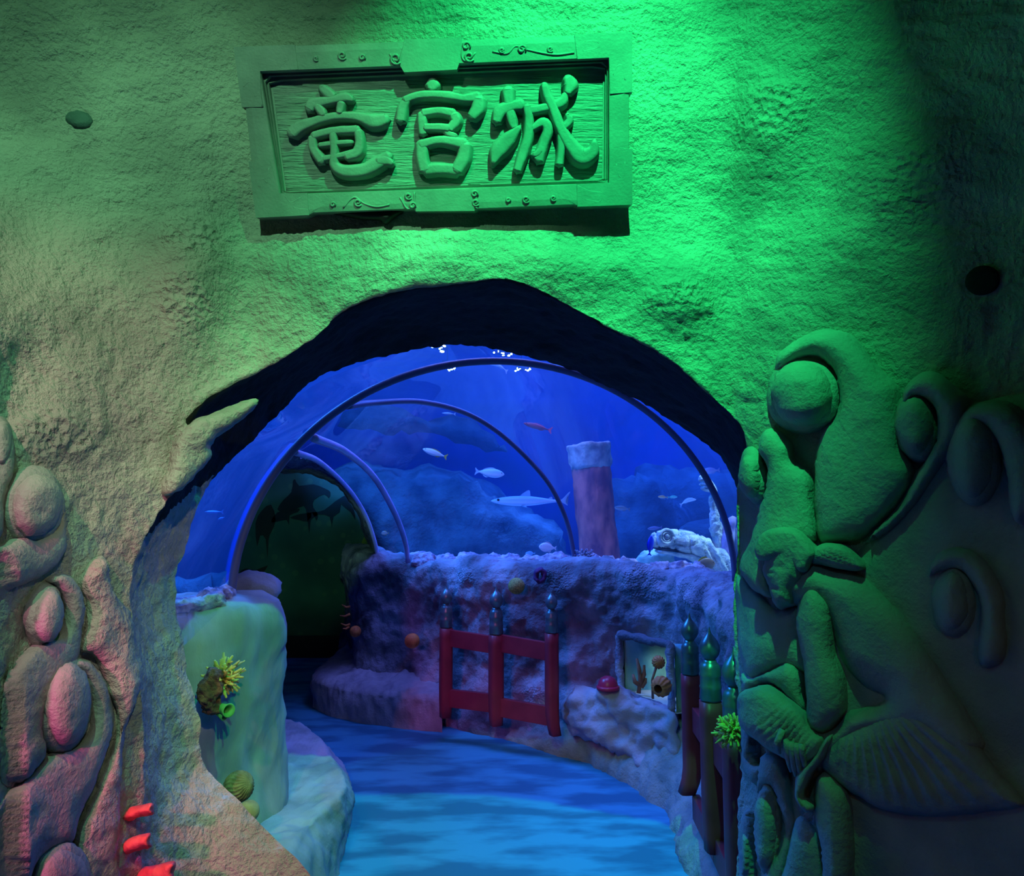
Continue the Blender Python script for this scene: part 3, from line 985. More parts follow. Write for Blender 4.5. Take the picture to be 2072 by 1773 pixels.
def sweep(foot, prof, n, out=None):
    """foot: [(x,y,height scale)], prof: [(offset inwards, z)] -> rows along the profile"""
    f = resample(spline(foot, 8), n)
    rows = []
    for off, z in prof:
        row = []
        for i in range(n):
            t = f[min(i + 1, n - 1)][:2] - f[max(i - 1, 0)][:2]
            t = t / np.hypot(*t)
            nx, ny = (-t[1], t[0])
            row.append(Vector((f[i][0] + nx * off, f[i][1] + ny * off, z * f[i][2])))
        rows.append(row)
    return rows


def dens(prof, step=0.03):
    out = [prof[0]]
    for a, b in zip(prof, prof[1:]):
        n = max(1, int(math.hypot(b[0] - a[0], b[1] - a[1]) / step))
        for k in range(1, n + 1): out.append((a[0] + (b[0] - a[0]) * k / n, a[1] + (b[1] - a[1]) * k / n))
    return out


# right parapet, walked from the far left end towards the camera (tank on its left hand = +normal)
footR = [(-1.75, 7.7, .99), (-1.58, 7.2, .99), (-1.42, 6.6, .99), (-1.35, 6.25, .99), (-1.18, 6.06, 1.0), (-.9, 5.96, 1.0), (-.5, 5.70, 1.0), (-.1, 5.36, 1.0), (.35, 5.15, 1.0), (.75, 5.0, 1.0), (1.0, 4.75, 1.0), (1.03, 4.4, 1.0), (1.0, 4.05, 1.0), (.98, 3.7, 1.0), (1.0, 3.3, 1.0), (1.04, 2.95, 1.0), (1.12, 2.6, 1.0)]
prof = dens([(0.0, -0.02), (0.03, .3), (0.06, .45), (0.05, .7), (0.0, .95), (-.01, 1.08), (0.01, 1.17), (0.06, 1.215), (0.14, 1.225), (.34, 1.20), (.40, 1.10), (.40, -0.02)], 0.018)
rows = sweep(footR, prof, 560)
WIN = [(1259, 1290), (1356, 1308), (1360, 1440), (1262, 1400)]
def keepR(a, b):
    x, y = proj((a + b) * .5)
    return not inside(WIN, x, y)
bm = grid_bm(rows, keep=keepR)
def pmask(co):
    x, y = proj(co)
    return 0.3 if 1235 < x < 1375 and 1270 < y < 1450 else 1.0
bmesh.ops.recalc_face_normals(bm, faces=bm.faces)
roughen(bm, [(2.2, 0.05, 3), (8, 0.030, 3), (30, 0.005, 2)], 11, pmask)
pr = struct('wall_right', bm, M['parapet'])
add_pits(M['parapet'], [(P(x, y, d), (r, .4, r)) for x, y, d, r in ((1130, 1165, 5.1, .12), (940, 1170, 5.5, .08), (800, 1220, 5.7, .12), (1390, 1180, 4.3, .14), (1300, 1180, 4.8, .14), (1080, 1420, 5.2, .1), (1420, 1130, 4.3, .1))], 70, 0.6)
tag(pr, 'violet lit rocky parapet curving along the right of the walkway')

# low flared rock skirt between parapet and floor
flo = [W2(x, y, 0) for x, y in ((885, 1463), (930, 1470), (1000, 1490), (1070, 1512), (1130, 1530), (1200, 1552), (1270, 1590), (1330, 1632), (1352, 1655), (1366, 1690), (1364, 1720), (1390, 1760), (1405, 1800), (1440, 1900))]
wal = [Vector(p) for p in ((-.62, 5.65, .10), (-.35, 5.6, .10), (-.1, 5.42, .12), (.25, 5.25, .14), (.5, 5.1, .26), (.72, 5.02, .36), (.9, 4.9, .40), (1.0, 4.5, .40), (1.02, 4.25, .34), (1.0, 4.0, .30), (1.0, 3.7, .26), (1.0, 3.4, .24), (1.03, 3.0, .24), (1.1, 2.7, .24))]
fl = resample(spline([tuple(p) for p in flo], 6), 150); wl = resample(spline([tuple(p) for p in wal], 6), 150)
rows = []
for k in range(26):
    t = k / 25
    row = []
    for i in range(150):
        a, b = fl[i], wl[i]
        p = a * (1 - t) + b * t
        p[2] = b[2] * (t ** 0.55) * 1.0
        row.append(Vector(p))
    rows.append(row)
rows.insert(0, [v - Vector((0, 0, .03)) for v in rows[0]])
rows.append([v + Vector((0.12, .12, -.02)) for v in rows[-1]])
bm = grid_bm(rows)
roughen(bm, [(5, 0.03, 3), (20, 0.012, 3)], 4)
M['skirt'] = mat('skirt_rock', (0.28, 0.31, 0.30), (0.14, 0.18, 0.18), 6, 0.8, 0.8, 45, bdist=0.015)
tag(obj('rock_skirt', bm, M['skirt']), 'low sloping rock skirt along the foot of the right parapet', 'rock')

# ledge under the inset window with the red dome
bm = pillow_bm([(1146, 1420), (1160, 1400), (1200, 1390), (1240, 1388), (1300, 1410), (1368, 1446), (1385, 1540), (1350, 1600), (1250, 1530), (1160, 1492), (1140, 1450)], 0.12, 30,
               lambda x, y, h: P(x, y, 4.95 - 0.55 * (x - 1150) / 215 - h), 7, base=-0.25)
bmesh.ops.recalc_face_normals(bm, faces=bm.faces)
roughen(bm, [(6, 0.045, 3), (18, 0.020, 3)], 8)
tag(obj('rock_ledge', bm, M['bench']), 'purple rock ledge below the small inset tank window', 'rock')

# far bench on the left end of the right parapet
fo = resample(spline([(-1.66, 6.75), (-1.66, 6.45), (-1.60, 6.18), (-1.42, 5.95), (-1.15, 5.76), (-.9, 5.64), (-.68, 5.56), (-.5, 5.52)], 6), 120)
fi = resample(spline([(-1.55, 7.1), (-1.40, 6.7), (-1.30, 6.35), (-1.1, 6.15), (-.9, 6.05), (-.75, 5.95), (-.5, 5.8), (-.42, 5.75)], 6), 120)
rows = []
for t, z in [(0, -.02), (-.02, .06), (-.05, .14), (-.03, .2), (-.02, .22), (.06, .25), (.15, .262)] + [(.2 + .1 * k, .265 + .007 * k) for k in range(10)]:
    rows.append([Vector((a[0] + (b[0] - a[0]) * t, a[1] + (b[1] - a[1]) * t, z)) for a, b in zip(fo, fi)])
rows.append([v * 1.0 - Vector((0, 0, .32)) for v in rows[-1]])
bm = grid_bm(rows)
bmesh.ops.subdivide_edges(bm, edges=bm.edges[:], cuts=1, use_grid_fill=True)
bmesh.ops.recalc_face_normals(bm, faces=bm.faces)
roughen(bm, [(5, 0.025, 3), (20, 0.010, 3)], 14)
tag(obj('rock_bench', bm, M['bench']), 'far violet rock bench wrapped around the left end of the right parapet', 'bench')

# left parapet
footL = [(-1.55, 2.3, 1.0), (-1.42, 2.55, 1.0), (-1.28, 2.82, 1.0), (-1.17, 3.02, 1.0), (-1.08, 3.22, 1.0), (-1.03, 3.40, 1.0), (-1.07, 3.56, 1.0), (-1.22, 3.66, 1.0), (-1.6, 3.74, 1.0), (-2.3, 3.85, 1.0)]
prof = dens([(0.02, -0.02), (-0.02, .3), (0.01, .6), (0.0, 1.0), (0.005, 1.10), (0.03, 1.17), (0.08, 1.20), (.24, 1.215), (.30, 1.12), (.30, -0.02)], 0.03)
rows = sweep(footL, prof, 130)
bm = grid_bm(rows)
bmesh.ops.recalc_face_normals(bm, faces=bm.faces)
roughen(bm, [(2.5, 0.03, 3), (9, 0.012, 3), (30, 0.004, 3)], 21)
tag(struct('wall_left', bm, M['parapet_l']), 'pale green rocky parapet left of the walkway')
# left bench
top = [(560, 1455), (600, 1462), (632, 1485), (668, 1525), (690, 1565), (698, 1592), (670, 1625), (640, 1652), (600, 1695), (570, 1740), (540, 1800)]
tp = resample(spline([tuple(W2(x, y, .30)) for x, y in top], 6), 130)
ib = resample(spline([(-1.45, 3.75, .3), (-1.2, 3.62, .3), (-1.05, 3.5, .3), (-1.06, 3.35, .3), (-1.1, 3.15, .3), (-1.2, 2.95, .3), (-1.3, 2.75, .3), (-1.4, 2.5, .3)], 6), 130)
ft = resample(spline([tuple(W2(x, y, 0)) for x, y in ((560, 1480), (600, 1495), (650, 1535), (690, 1565), (706, 1590), (711, 1640), (700, 1710), (680, 1780), (650, 1850), (640, 1950))], 6), 130)
rows = [[Vector(p) - Vector((0, 0, .03)) for p in ft]]
for k in range(9):
    t = k / 8
    rows.append([Vector(a * (1 - t) + b * t) + Vector((0.03, 0, 0)) * math.sin(math.pi * t) for a, b in zip(ft, tp)])
for k in range(1, 14):
    t = k / 13
    rows.append([Vector(a * (1 - t) + b * t) for a, b in zip(tp, ib)])
rows.append([v - Vector((0, 0, .3)) for v in rows[-1]])
bm = grid_bm(rows)
bmesh.ops.subdivide_edges(bm, edges=bm.edges[:], cuts=1, use_grid_fill=True)
bmesh.ops.recalc_face_normals(bm, faces=bm.faces)
roughen(bm, [(5, 0.018, 3), (20, 0.006, 3)], 24)
M['bench_l'] = mat('left_bench_rock', (0.36, 0.36, 0.38), (0.20, 0.22, 0.22), 5, 0.8, 0.4, 70, bdist=0.008)
tag(obj('rock_bench', bm, M['bench_l']), 'near pale rock bench beside the left parapet and mound', 'bench')

# ------------------------------------------------------------------ tunnel rings and acrylic
Z0 = 1.20
c1 = Vector((0, 3.78, Z0)); h1 = Vector((1.25, .425, 0))
def ring1(t, e=1.0):
    s_ = math.sin(t)
    return c1 - h1 * math.cos(t) * e + Vector((0, 0, 1.16 * s_ * e))
R1 = [ring1(math.pi * k / 72) for k in range(73)]
def curveP(pts): return [Vector(p) for p in resample(spline([tuple(P(*q)) for q in pts], 8), 60)]
R2 = curveP([(702, 822, 3.55), (760, 815, 3.95), (850, 813, 4.4), (935, 833, 4.75), (1003, 871, 5.0), (1067, 928, 5.2), (1115, 986, 5.3), (1147, 1056, 5.38), (1162, 1126, 5.4), (1167, 1160, 5.4)])
R3 = curveP([(634, 886, 3.48), (700, 915, 4.2), (757, 966, 4.9), (797, 1035, 5.4), (818, 1090, 5.75), (826, 1138, 5.85)])
R4 = curveP([(596, 915, 3.46), (643, 933, 4.2), (687, 970, 5.0), (719, 1008, 5.5), (744, 1053, 5.9), (760, 1103, 6.1), (764, 1130, 6.15)])
for pts, rad, lab in ((R1, 0.019, 'nearest and largest dark joint ring of the acrylic tunnel'), (R2, 0.017, 'thin dark joint ring second from the entrance'), (R3, 0.021, 'thick pale violet joint ring third from the entrance'), (R4, 0.016, 'narrow pale joint ring framing the dark mural passage')):
    bm = tube_bm(pts, rad, 10)
    m_ = M['ring']
    if 'pale' in lab:
        m_ = M.get('ring_pale') or M.setdefault('ring_pale', mat('pale_sealant', (0.55, 0.50, 0.85), None, 5, 0.4))
    tag(obj('joint_ring', bm, m_), lab, 'joint ring')


def ruled(A, B, n=60, m=10, bulge=None):
    A = resample([tuple(p) for p in A], n); B = resample([tuple(p) for p in B], n)
    return [[Vector(A[i] * (1 - k / m) + B[i] * (k / m)) for i in range(n)] for k in range(m + 1)]
innw = [P(*innp[i]) for i in range(0, NS, 4)]
innw = [p + Vector((0, .02, 0)) for p in innw if p.z > 1.12]
n_near = R1
g0 = grid_bm(ruled(innw, R1))
t1 = [p for p in R1 if proj(p)[0] > 702 or p.x > 0]
g1 = grid_bm(ruled([R1[i] for i in range(73) if proj(R1[i])[0] >= 702], R2))
j3 = [R1[i] for i in range(73) if 634 <= proj(R1[i])[0] < 702 and R1[i].x < 0]
g2 = grid_bm(ruled(j3 + R2, R3))
j4 = [R1[i] for i in range(73) if 596 <= proj(R1[i])[0] < 634 and R1[i].x < 0]
g3 = grid_bm(ruled(j4 + R3, R4))
for k, g in enumerate((g0, g1, g2, g3)): struct('window_%d' % (k + 1), g, M['glass'])

# dark passage behind the last ring, ending at the painted mural
M['rock_dark'] = mat('passage_rock', (0.30, 0.32, 0.42), (0.10, 0.11, 0.17), 6, 0.85, 0.9, 30, bdist=0.02)
E4 = curveP([(560, 955, 7.9), (620, 958, 8.0), (668, 975, 8.1), (700, 1000, 8.2), (728, 1050, 8.25), (745, 1100, 8.3), (752, 1150, 8.3), (752, 1320, 8.3)])
R4d = R4 + [Vector((R4[-1].x, R4[-1].y, z)) for z in (.9, .6, .3, 0)]
bm = grid_bm(ruled(R4d, E4, 70, 24))
roughen(bm, [(4, 0.03, 3), (18, 0.015, 3)], 31)
tag(struct('wall_passage', bm, M['rock_dark']), 'rock vault of the passage behind the last ring')
M['tank_wall'] = mat('tank_blue_wall', (0.02, 0.05, 0.45), (0.015, 0.03, 0.30), 1.5, 0.9)
leg = [R1[i] for i in range(73) if R1[i].x < 0 and proj(R1[i])[0] < 610]
leg = [Vector((leg[0].x, leg[0].y, z)) for z in (0, .4, .8)] + leg
def back(p):
    d_ = Vector((p.x, p.y, p.z - 1.6)); k = 8.25 / p.y
    q = d_ * k
    return Vector((q.x - 0.10, 8.25, 1.6 + q.z))
bm = grid_bm(ruled(leg, [back(p) for p in leg], 50, 12))
tag(struct('wall_partition', bm, M['tank_wall']), 'blue painted side wall of the left tank')

# mural
M['mural'] = mat('mural_green', (0.055, 0.16, 0.10), (0.012, 0.045, 0.04), 1.1, 0.7, detail=3)
nt = M['mural'].node_tree   # painted yellow-green bubbles and weed
g_ = nt.nodes.new('ShaderNodeNewGeometry'); v_ = nt.nodes.new('ShaderNodeTexVoronoi'); v_.inputs['Scale'].default_value = 7
mr = nt.nodes.new('ShaderNodeMapRange'); mr.inputs['From Min'].default_value = .28; mr.inputs['From Max'].default_value = .2; mr.inputs['To Max'].default_value = .18
mxc = nt.nodes.new('ShaderNodeMix'); mxc.data_type = 'RGBA'; mxc.inputs['B'].default_value = (.14, .26, .10, 1)
old = nt.nodes['Principled BSDF'].inputs['Base Color'].links[0].from_socket
nt.links.new(g_.outputs['Position'], v_.inputs['Vector']); nt.links.new(v_.outputs['Distance'], mr.inputs['Value'])
nt.links.new(mr.outputs[0], mxc.inputs['Factor']); nt.links.new(old, mxc.inputs['A']); nt.links.new(mxc.outputs['Result'], nt.nodes['Principled BSDF'].inputs['Base Color'])
MY = 8.3
mu = empty('mural_panel', P(620, 1100, MY), 'dark green underwater mural with painted shark silhouettes at the end of the passage', 'mural')
def flat(outline, y0, th, smooth_n=6):
    poly = spline(outline, smooth_n, True) if smooth_n else np.array(outline, float)
    bm = bmesh.new()
    a = [bm.verts.new(P(x, y, y0)) for x, y in poly]
    f = bm.faces.new(a)
    e = bmesh.ops.extrude_face_region(bm, geom=[f])
    bmesh.ops.translate(bm, verts=[v for v in e['geom'] if isinstance(v, bmesh.types.BMVert)], vec=(0, th, 0))
    bmesh.ops.triangulate(bm, faces=bm.faces[:])
    return bm
obj('painted_panel', flat([(452, 1330), (458, 1150), (480, 1060), (520, 990), (560, 945), (600, 925), (660, 945), (720, 1000), (760, 1100), (765, 1330)], MY, .06, 0), M['mural'], mu, smooth=False)
M['mural_dark'] = mat('mural_silhouette', (0.010, 0.022, 0.020), None, 3, 0.8)
M['mural_dark2'] = mat('mural_silhouette_brown', (0.030, 0.028, 0.018), None, 3, 0.8)
def z4(pts): return [(340 + x / 3.166, 680 + y / 3.166) for x, y in pts]
SH = [
    [(700, 1110), (740, 1050), (790, 1000), (800, 930), (815, 920), (840, 960), (930, 950), (1000, 975), (1040, 1000), (1030, 1040), (1000, 1015), (935, 1050), (930, 1100), (960, 1140), (950, 1185), (920, 1130), (905, 1265), (890, 1150), (870, 1090), (800, 1120), (740, 1130)],
    [(780, 1165), (850, 1140), (930, 1130), (1000, 1115), (1070, 1060), (1160, 1010), (1200, 1040), (1170, 1060), (1110, 1075), (1100, 1130), (1060, 1160), (1048, 1230), (1035, 1160), (960, 1145), (900, 1190), (840, 1180)],
    [(660, 1190), (700, 1130), (760, 1120), (840, 1105), (830, 1130), (780, 1150), (775, 1215), (760, 1180), (700, 1190)],
    [(1110, 1080), (1150, 1060), (1190, 1110), (1200, 1180), (1170, 1130)],
]
for s_ in SH: obj('painted_shark', flat(z4(s_), MY - .004, .003, 2), M['mural_dark'], mu, smooth=False)
for s_ in ([(560, 1200), (600, 1120), (660, 1080), (690, 1180), (660, 1260), (645, 1300), (636, 1430), (625, 1300), (590, 1280), (570, 1350)],
           [(460, 1510), (500, 1490), (560, 1500), (640, 1470), (600, 1530), (570, 1580), (540, 1520), (480, 1530)]):
    obj('painted_weed', flat(z4(s_), MY - .004, .003, 2), M['mural_dark2'], mu, smooth=False)
M['mural_yellow'] = mat('mural_yellow', (0.20, 0.24, 0.04), (0.06, 0.12, 0.03), 12, 0.8)
obj('painted_weed', flat(z4([(1225, 1380), (1240, 1320), (1270, 1270), (1310, 1240), (1300, 1290), (1320, 1330), (1290, 1350), (1300, 1400)]), MY - .004, .003, 2), M['mural_yellow'], mu, smooth=False)
b0, b1 = W2(580, 1325, 0), W2(770, 1322, 0)
bm = box_bm(Vector((-2.5, 8.22, .11)), (3.4, .05, .24))
M['dark_wood'] = mat('dark_wood', (0.03, 0.025, 0.02), None, 8, .5)
struct('baseboard_back', bm, M['dark_wood'], smooth=False)

# ------------------------------------------------------------------ fences set on the rocks
def post(root, x, y, z0, z1, yaw, s=1.0, base_bend=0.0):
    """square red post with bronze cap and onion finial; z1 = tip"""
    wv = 0.042 * s
    zc = z1 - 0.30 * s
    bm = bmesh.new()
    rows = []
    n = 10
    for k in range(n + 1):
        t = k / n
        z = z0 + (zc - z0) * t
        ww = wv * (1 - 0.12 * max(0, .25 - t) * 4)
        bx = base_bend * max(0, (.25 - t) * 4) ** 2
        row = []
        for a in range(16):
            an = 2 * math.pi * a / 16
            cx, cy = math.cos(an), math.sin(an)
            m_ = (abs(cx) ** 5 + abs(cy) ** 5) ** (1 / 5)
            v = Vector((cx / m_ * ww, cy / m_ * ww, 0))
            v.rotate(Euler((0, 0, yaw)))
            row.append(Vector((x + bx, y, z)) + v)
        rows.append(row)
    grid_bm(rows, closed=True, bm=bm)
    bm.faces.ensure_lookup_table()
    bmesh.ops.holes_fill(bm, edges=[e for e in bm.edges if e.is_boundary])
    p_ = obj('post', bm, M['red'], root)
    r = 0.043 * s
    pf = [(r * .9, 0)]
    for z in (0.012, 0.05, 0.058, 0.066, 0.10, 0.108, 0.116, 0.135):
        pf.append((r * (1.06 if z in (0.058, 0.108, .012) else 0.98), z * s))
    pf += [(r * .80, .150 * s), (r * .62, .158 * s), (r * .62, .166 * s)]
    c_ = obj('cap', lathe_bm([(0.001, 0)] + pf + [(.001, .166 * s)], (x, y, zc), 24), M['bronze'], root)
    f_ = [(.001, .160), (.020, .162), (.024, .170), (.036, .185), (.0435, .203), (.043, .222), (.034, .243), (.020, .260), (.010, .272), (.006, .285), (.002, .298), (.0005, .30)]
    obj('finial', lathe_bm([(a * s * .98, b * s) for a, b in f_], (x, y, zc), 24), M['bronze'], root)


def rail(root, a, b, h, th=0.035):
    a, b = Vector(a), Vector(b)
    d = (b - a)
    ang_ = math.atan2(d.y, d.x)
    bm = box_bm((a + b) / 2, (d.length, th, h), rot=Euler((0, -math.atan2(d.z, d.xy.length), ang_)))
    bevel(bm, .004, 2)
    obj('rail', bm, M['red'], root, smooth=False)


fp = [(P(903, 1250, 5.30), 1442, 1183), (P(1004, 1260, 5.10), 1458, 1186), (P(1116, 1270, 4.90), 1478, 1194)]
f1 = empty('fence', (fp[1][0].x, fp[1][0].y, 0.12), 'red three post fence with onion finials before the far violet parapet', 'fence')
pp = []
for q, yb, yt in fp:
    zb = P(q.x / q.y * F + 1036, yb, q.y).z - 0.03; zt = P(1036, yt, q.y).z
    pp.append((q.x, q.y, zb, zt))
for i, (x, y, zb, zt) in enumerate(pp): post(f1, x, y, zb, zt, 0.45, (1.0, 1.08, .92)[i], (0, 0, .02)[i])
for (a, b) in ((0, 1), (1, 2)):
    ya, yb = pp[a], pp[b]
    for (pa, pb, h) in (((1290, 1306), (1302, 1312), .115), ((1412, 1424), (1432, 1442), .12)):
        za = P(1036, (pa[0] if a == 0 else pb[0] - 2), ya[1]).z; zb_ = P(1036, (pa[1] if a == 0 else pb[1] + 8), yb[1]).z
        rail(f1, (ya[0], ya[1] + .005, za), (yb[0], yb[1] + .005, zb_), h)
f2 = empty('fence', (0.84, 3.1, 0.15), 'tall near red fence with green lit caps at the right side of the arch', 'fence')
pp = []
for px, yt, yb, d in ((1398, 1240, 1605, 3.55), (1438, 1268, 1722, 3.12), (1487, 1308, 1840, 2.70)):
    q = P(px, 1400, d)
    pp.append((q.x, d, P(px, yb, d).z, P(px, yt, d).z))
for i, (x, y, zb, zt) in enumerate(pp): post(f2, x, y, zb, zt, 0.12, (.95, 1.0, 1.05)[i], (-.03, 0, 0)[i])
for (a, b) in ((0, 1), (1, 2)):
    for z in (0.64, 0.24): rail(f2, (pp[a][0] + .012, pp[a][1], z), (pp[b][0] + .012, pp[b][1], z), .11)

# ------------------------------------------------------------------ sponges and corals fixed to the rocks
M['yellow'] = mat('yellow_coral', (0.75, 0.62, 0.12), (0.55, 0.35, 0.10), 30, .6, .3, 200)
M['brown'] = mat('brown_sponge', (0.30, 0.12, 0.06), (0.10, 0.045, 0.03), 30, .9, 1.0, 90, bdist=.01)
M['green'] = mat('green_sponge', (0.12, 0.45, 0.10), (0.06, 0.28, 0.06), 20, .6)
M['olive'] = mat('olive_coral', (0.30, 0.26, 0.10), (0.16, 0.13, 0.05), 40, .8, .6, 150)
M['orange'] = mat('orange_coral', (0.62, 0.20, 0.05), (0.38, 0.10, 0.03), 25, .6, .4, 120)
M['redfan'] = mat('red_fungus', (0.95, 0.17, 0.15), (0.80, 0.08, 0.07), 12, .6, .3, 90)
M['redglass'] = mat('red_dome', (0.40, 0.02, 0.06), None, 8, .3)


def finger_coral(name, c, nrm, r, n, L, m, label, cat='coral', seed=1, group=None, fr=.009):
    rnd = random.Random(seed)
    c = Vector(c); nrm = Vector(nrm).normalized()
    t = empty(name, c, label, cat, group)
    obj('base', ball_bm(c, r * .55, 2), m, t)
    q = nrm.to_track_quat('Z', 'Y')
    for i in range(n):
        th = math.sqrt((i + .5) / n) * R(88)
        ph = i * 2.39996
        d = q @ Vector((math.sin(th) * math.cos(ph), math.sin(th) * math.sin(ph), math.cos(th)))
        l = L * rnd.uniform(.8, 1.15)
        side = Vector((rnd.uniform(-1, 1), rnd.uniform(-1, 1), rnd.uniform(-1, 1))) * .15
        e = c + d * l
        mid = c + (d + side).normalized() * l * .6
        bm = tube_bm([c + d * r * .3, mid, e], [fr, fr * .95, fr * .55], 7)
        s_ = (d + side * 3).normalized()
        tube_bm([mid, mid + s_ * l * .25], [fr * .6, fr * .35], 6, bm)
        tube_bm([mid, mid - side * l * 1.6 + d * l * .25], [fr * .6, fr * .35], 6, bm)
        obj('branch', bm, m, t)
    return t


# on the left parapet
bc = P(428, 1398, 2.86)
bm = ball_bm(bc, (0.036, 0.05, 0.088), 5, rot=Euler((0, R(4), 0)))
roughen(bm, [(22, 0.016, 3), (70, 0.008, 3)], 3)
tag(obj('tube_sponge', bm, M['brown']), 'brown lumpy sponge on the left parapet between yellow coral and green tube', 'sponge')
finger_coral('finger_coral', P(447, 1372, 2.93), (.9, -.75, .3), .05, 34, .085, M['yellow'], 'yellow fingered coral tuft on the left parapet behind the brown sponge', seed=2, fr=.0075)
g0_ = P(440, 1432, 2.9); g1_ = P(474, 1441, 2.83)
ax = (g1_ - g0_).normalized()
t = empty('tube_sponge', g0_, 'bright green open tube sponge under the yellow coral on the left parapet', 'sponge')
q = ax.to_track_quat('Z', 'Y').to_matrix()
obj('tube', lathe_bm([(.017, 0), (.019, .03), (.021, .06), (.026, .078), (.024, .081), (.016, .07), (.012, .03), (.001, .025)], g0_, 20, rot=q), M['green'], t)
obj('bud', lathe_bm([(.010, 0), (.012, .03), (.015, .05), (.012, .052), (.001, .03)], g0_ + Vector((.0, -.01, -.012)), 16, rot=(ax + Vector((.2, 0, -.35))).normalized().to_track_quat('Z', 'Y').to_matrix()), M['green'], t)


def ridged_ball(name, c, r, m, label, cat, ridges=26, amp=.05, tilt=(0, 0, 0), sq=(1, 1, 1), dark=None, group=None):
    rows = []
    E = Euler(tilt)
    for i in range(25):
        th = math.pi * i / 24
        row = []
        for k in range(ridges * 4):
            ph = 2 * math.pi * k / (ridges * 4)
            rr_ = r * (1 + amp * math.sin(ph * ridges + 1.5 * math.sin(th * 5)) * math.sin(th))
            v = Vector((rr_ * math.sin(th) * math.cos(ph) * sq[0], rr_ * math.sin(th) * math.sin(ph) * sq[1], rr_ * math.cos(th) * sq[2]))
            v.rotate(E)
            row.append(Vector(c) + v)
        rows.append(row)
    bm = grid_bm(rows, closed=True)
    bmesh.ops.remove_doubles(bm, verts=bm.verts[:], dist=1e-5)
    return tag(obj(name, bm, m), label, cat, group)


ridged_ball('brain_coral', P(483, 1592, 2.86), .054, M['olive'], 'grooved olive ball coral low on the left parapet above a tan one', 'coral', 22, .06, (R(20), R(70), 0), (1, 1, 1.0))
ridged_ball('brain_coral', P(503, 1642, 2.80), .038, mat('tan_coral', (.42, .34, .14), (.30, .22, .09), 30, .8, .4, 150), 'small tan ball coral below the grooved olive one behind the mound', 'coral', 30, .015)
# red shelf fungi on the jamb
def shelf(px, py, w_, h_, d, label, seed):
    out = [(-.5, .30), (-.42, .0), (-.2, -.28), (.1, -.40), (.42, -.48), (.5, -.40), (.46, -.1), (.52, .1), (.30, .22), (.05, .32), (-.2, .5), (-.42, .52)]
    rnd = random.Random(seed)
    o = [(px + w_ * (a + rnd.uniform(-.02, .02)), py + h_ * (b + rnd.uniform(-.03, .03))) for a, b in out]
    bm = pillow_bm(o, .05, 22, lambda x, y, h: P(x, y, d + .06 - h - (x - px) * .0006), 4, base=-.015)
    roughen(bm, [(40, .004, 3)], seed)
    return tag(obj('shelf_fungus', bm, M['redfan']), label, 'fungus', 'red shelf fungi on the left jamb')
DD = lambda x, y: D(x, y) - .10
shelf(279, 1643, 64, 36, DD(279, 1641), 'topmost of the three red shelf fungi low on the left jamb', 1)
shelf(274, 1708, 62, 44, DD(274, 1707), 'middle one of the three red shelf fungi low on the left jamb', 2)
shelf(308, 1776, 90, 66, DD(308, 1776), 'lowest and widest red shelf fungus, cut by the bottom picture edge', 3)
# on the right parapet
ridged_ball('ball_coral', P(1045, 1186, 5.16), .056, mat('gold_coral', (.50, .42, .10), (.22, .18, .05), 90, .7, .8, 160), 'yellow pitted ball coral high on the parapet above the middle fence post', 'coral', 30, .02)
ridged_ball('ball_coral', P(834, 1297, 5.52), .054, M['orange'], 'orange brown ball coral on the parapet wall left of the far fence', 'coral', 24, .02)
ridged_ball('ball_coral', P(719, 1278, 6.02), .045, M['orange'], 'small orange brown ball coral at the far left end of the parapet', 'coral', 24, .02)
dc = P(1093, 1165, 5.06)
bm = bmesh.new()
rows = []
for i in range(32):
    a = 2 * math.pi * i / 32
    rows.append([dc + Vector(((.026 + .018 * math.cos(b)) * math.cos(a), -.025 * math.sin(b), (.038 + .018 * math.cos(b)) * math.sin(a))) for b in [2 * math.pi * k / 12 for k in range(12)]])
rows.append(rows[0])
bm = grid_bm(rows, closed=True)
bmesh.ops.remove_doubles(bm, verts=bm.verts[:], dist=1e-5)
roughen(bm, [(30, .01, 2)], 2)
tag(obj('cup_sponge', bm, mat('purple_sponge', (.12, .03, .14), (.06, .015, .08), 30, .7, .4, 120)), 'dark purple ring shaped sponge high on the parapet right of the yellow ball', 'sponge')
dm = P(1230, 1388, 4.62)
t = empty('red_dome_light', dm, 'dark red glassy dome resting on the rock ledge left of the inset window', 'dome')
obj('dome', lathe_bm([(.062, -.02), (.062, 0), (.056, .025), (.042, .045), (.022, .056), (.001, .06)], dm, 28), M['redglass'], t)
obj('rim', lathe_bm([(.060, -.02), (.070, -.02), (.070, -.004), (.062, .004), (.060, -.01)], dm, 28), M['redglass'], t)
t = empty('tube_worm', P(703, 1240, 6.1), 'reddish spiky feelers poking from the far left end of the parapet', 'coral')
for (a, b) in (((708, 1228), (692, 1224)), ((708, 1243), (688, 1246)), ((708, 1264), (690, 1262)), ((706, 1268), (694, 1272))):
    obj('feeler', tube_bm([P(*a, 6.1), P((a[0] + b[0]) / 2, (a[1] + b[1]) / 2 + 3, 6.08), P(*b, 6.05)], [.012, .009, .004], 7), M['orange'], t)
finger_coral('finger_coral', P(1482, 1478, 2.56), (-.7, -.8, .2), .04, 44, .062, M['yellow'], 'yellow green fingered coral tuft on the nearest red post', seed=5, fr=.006)

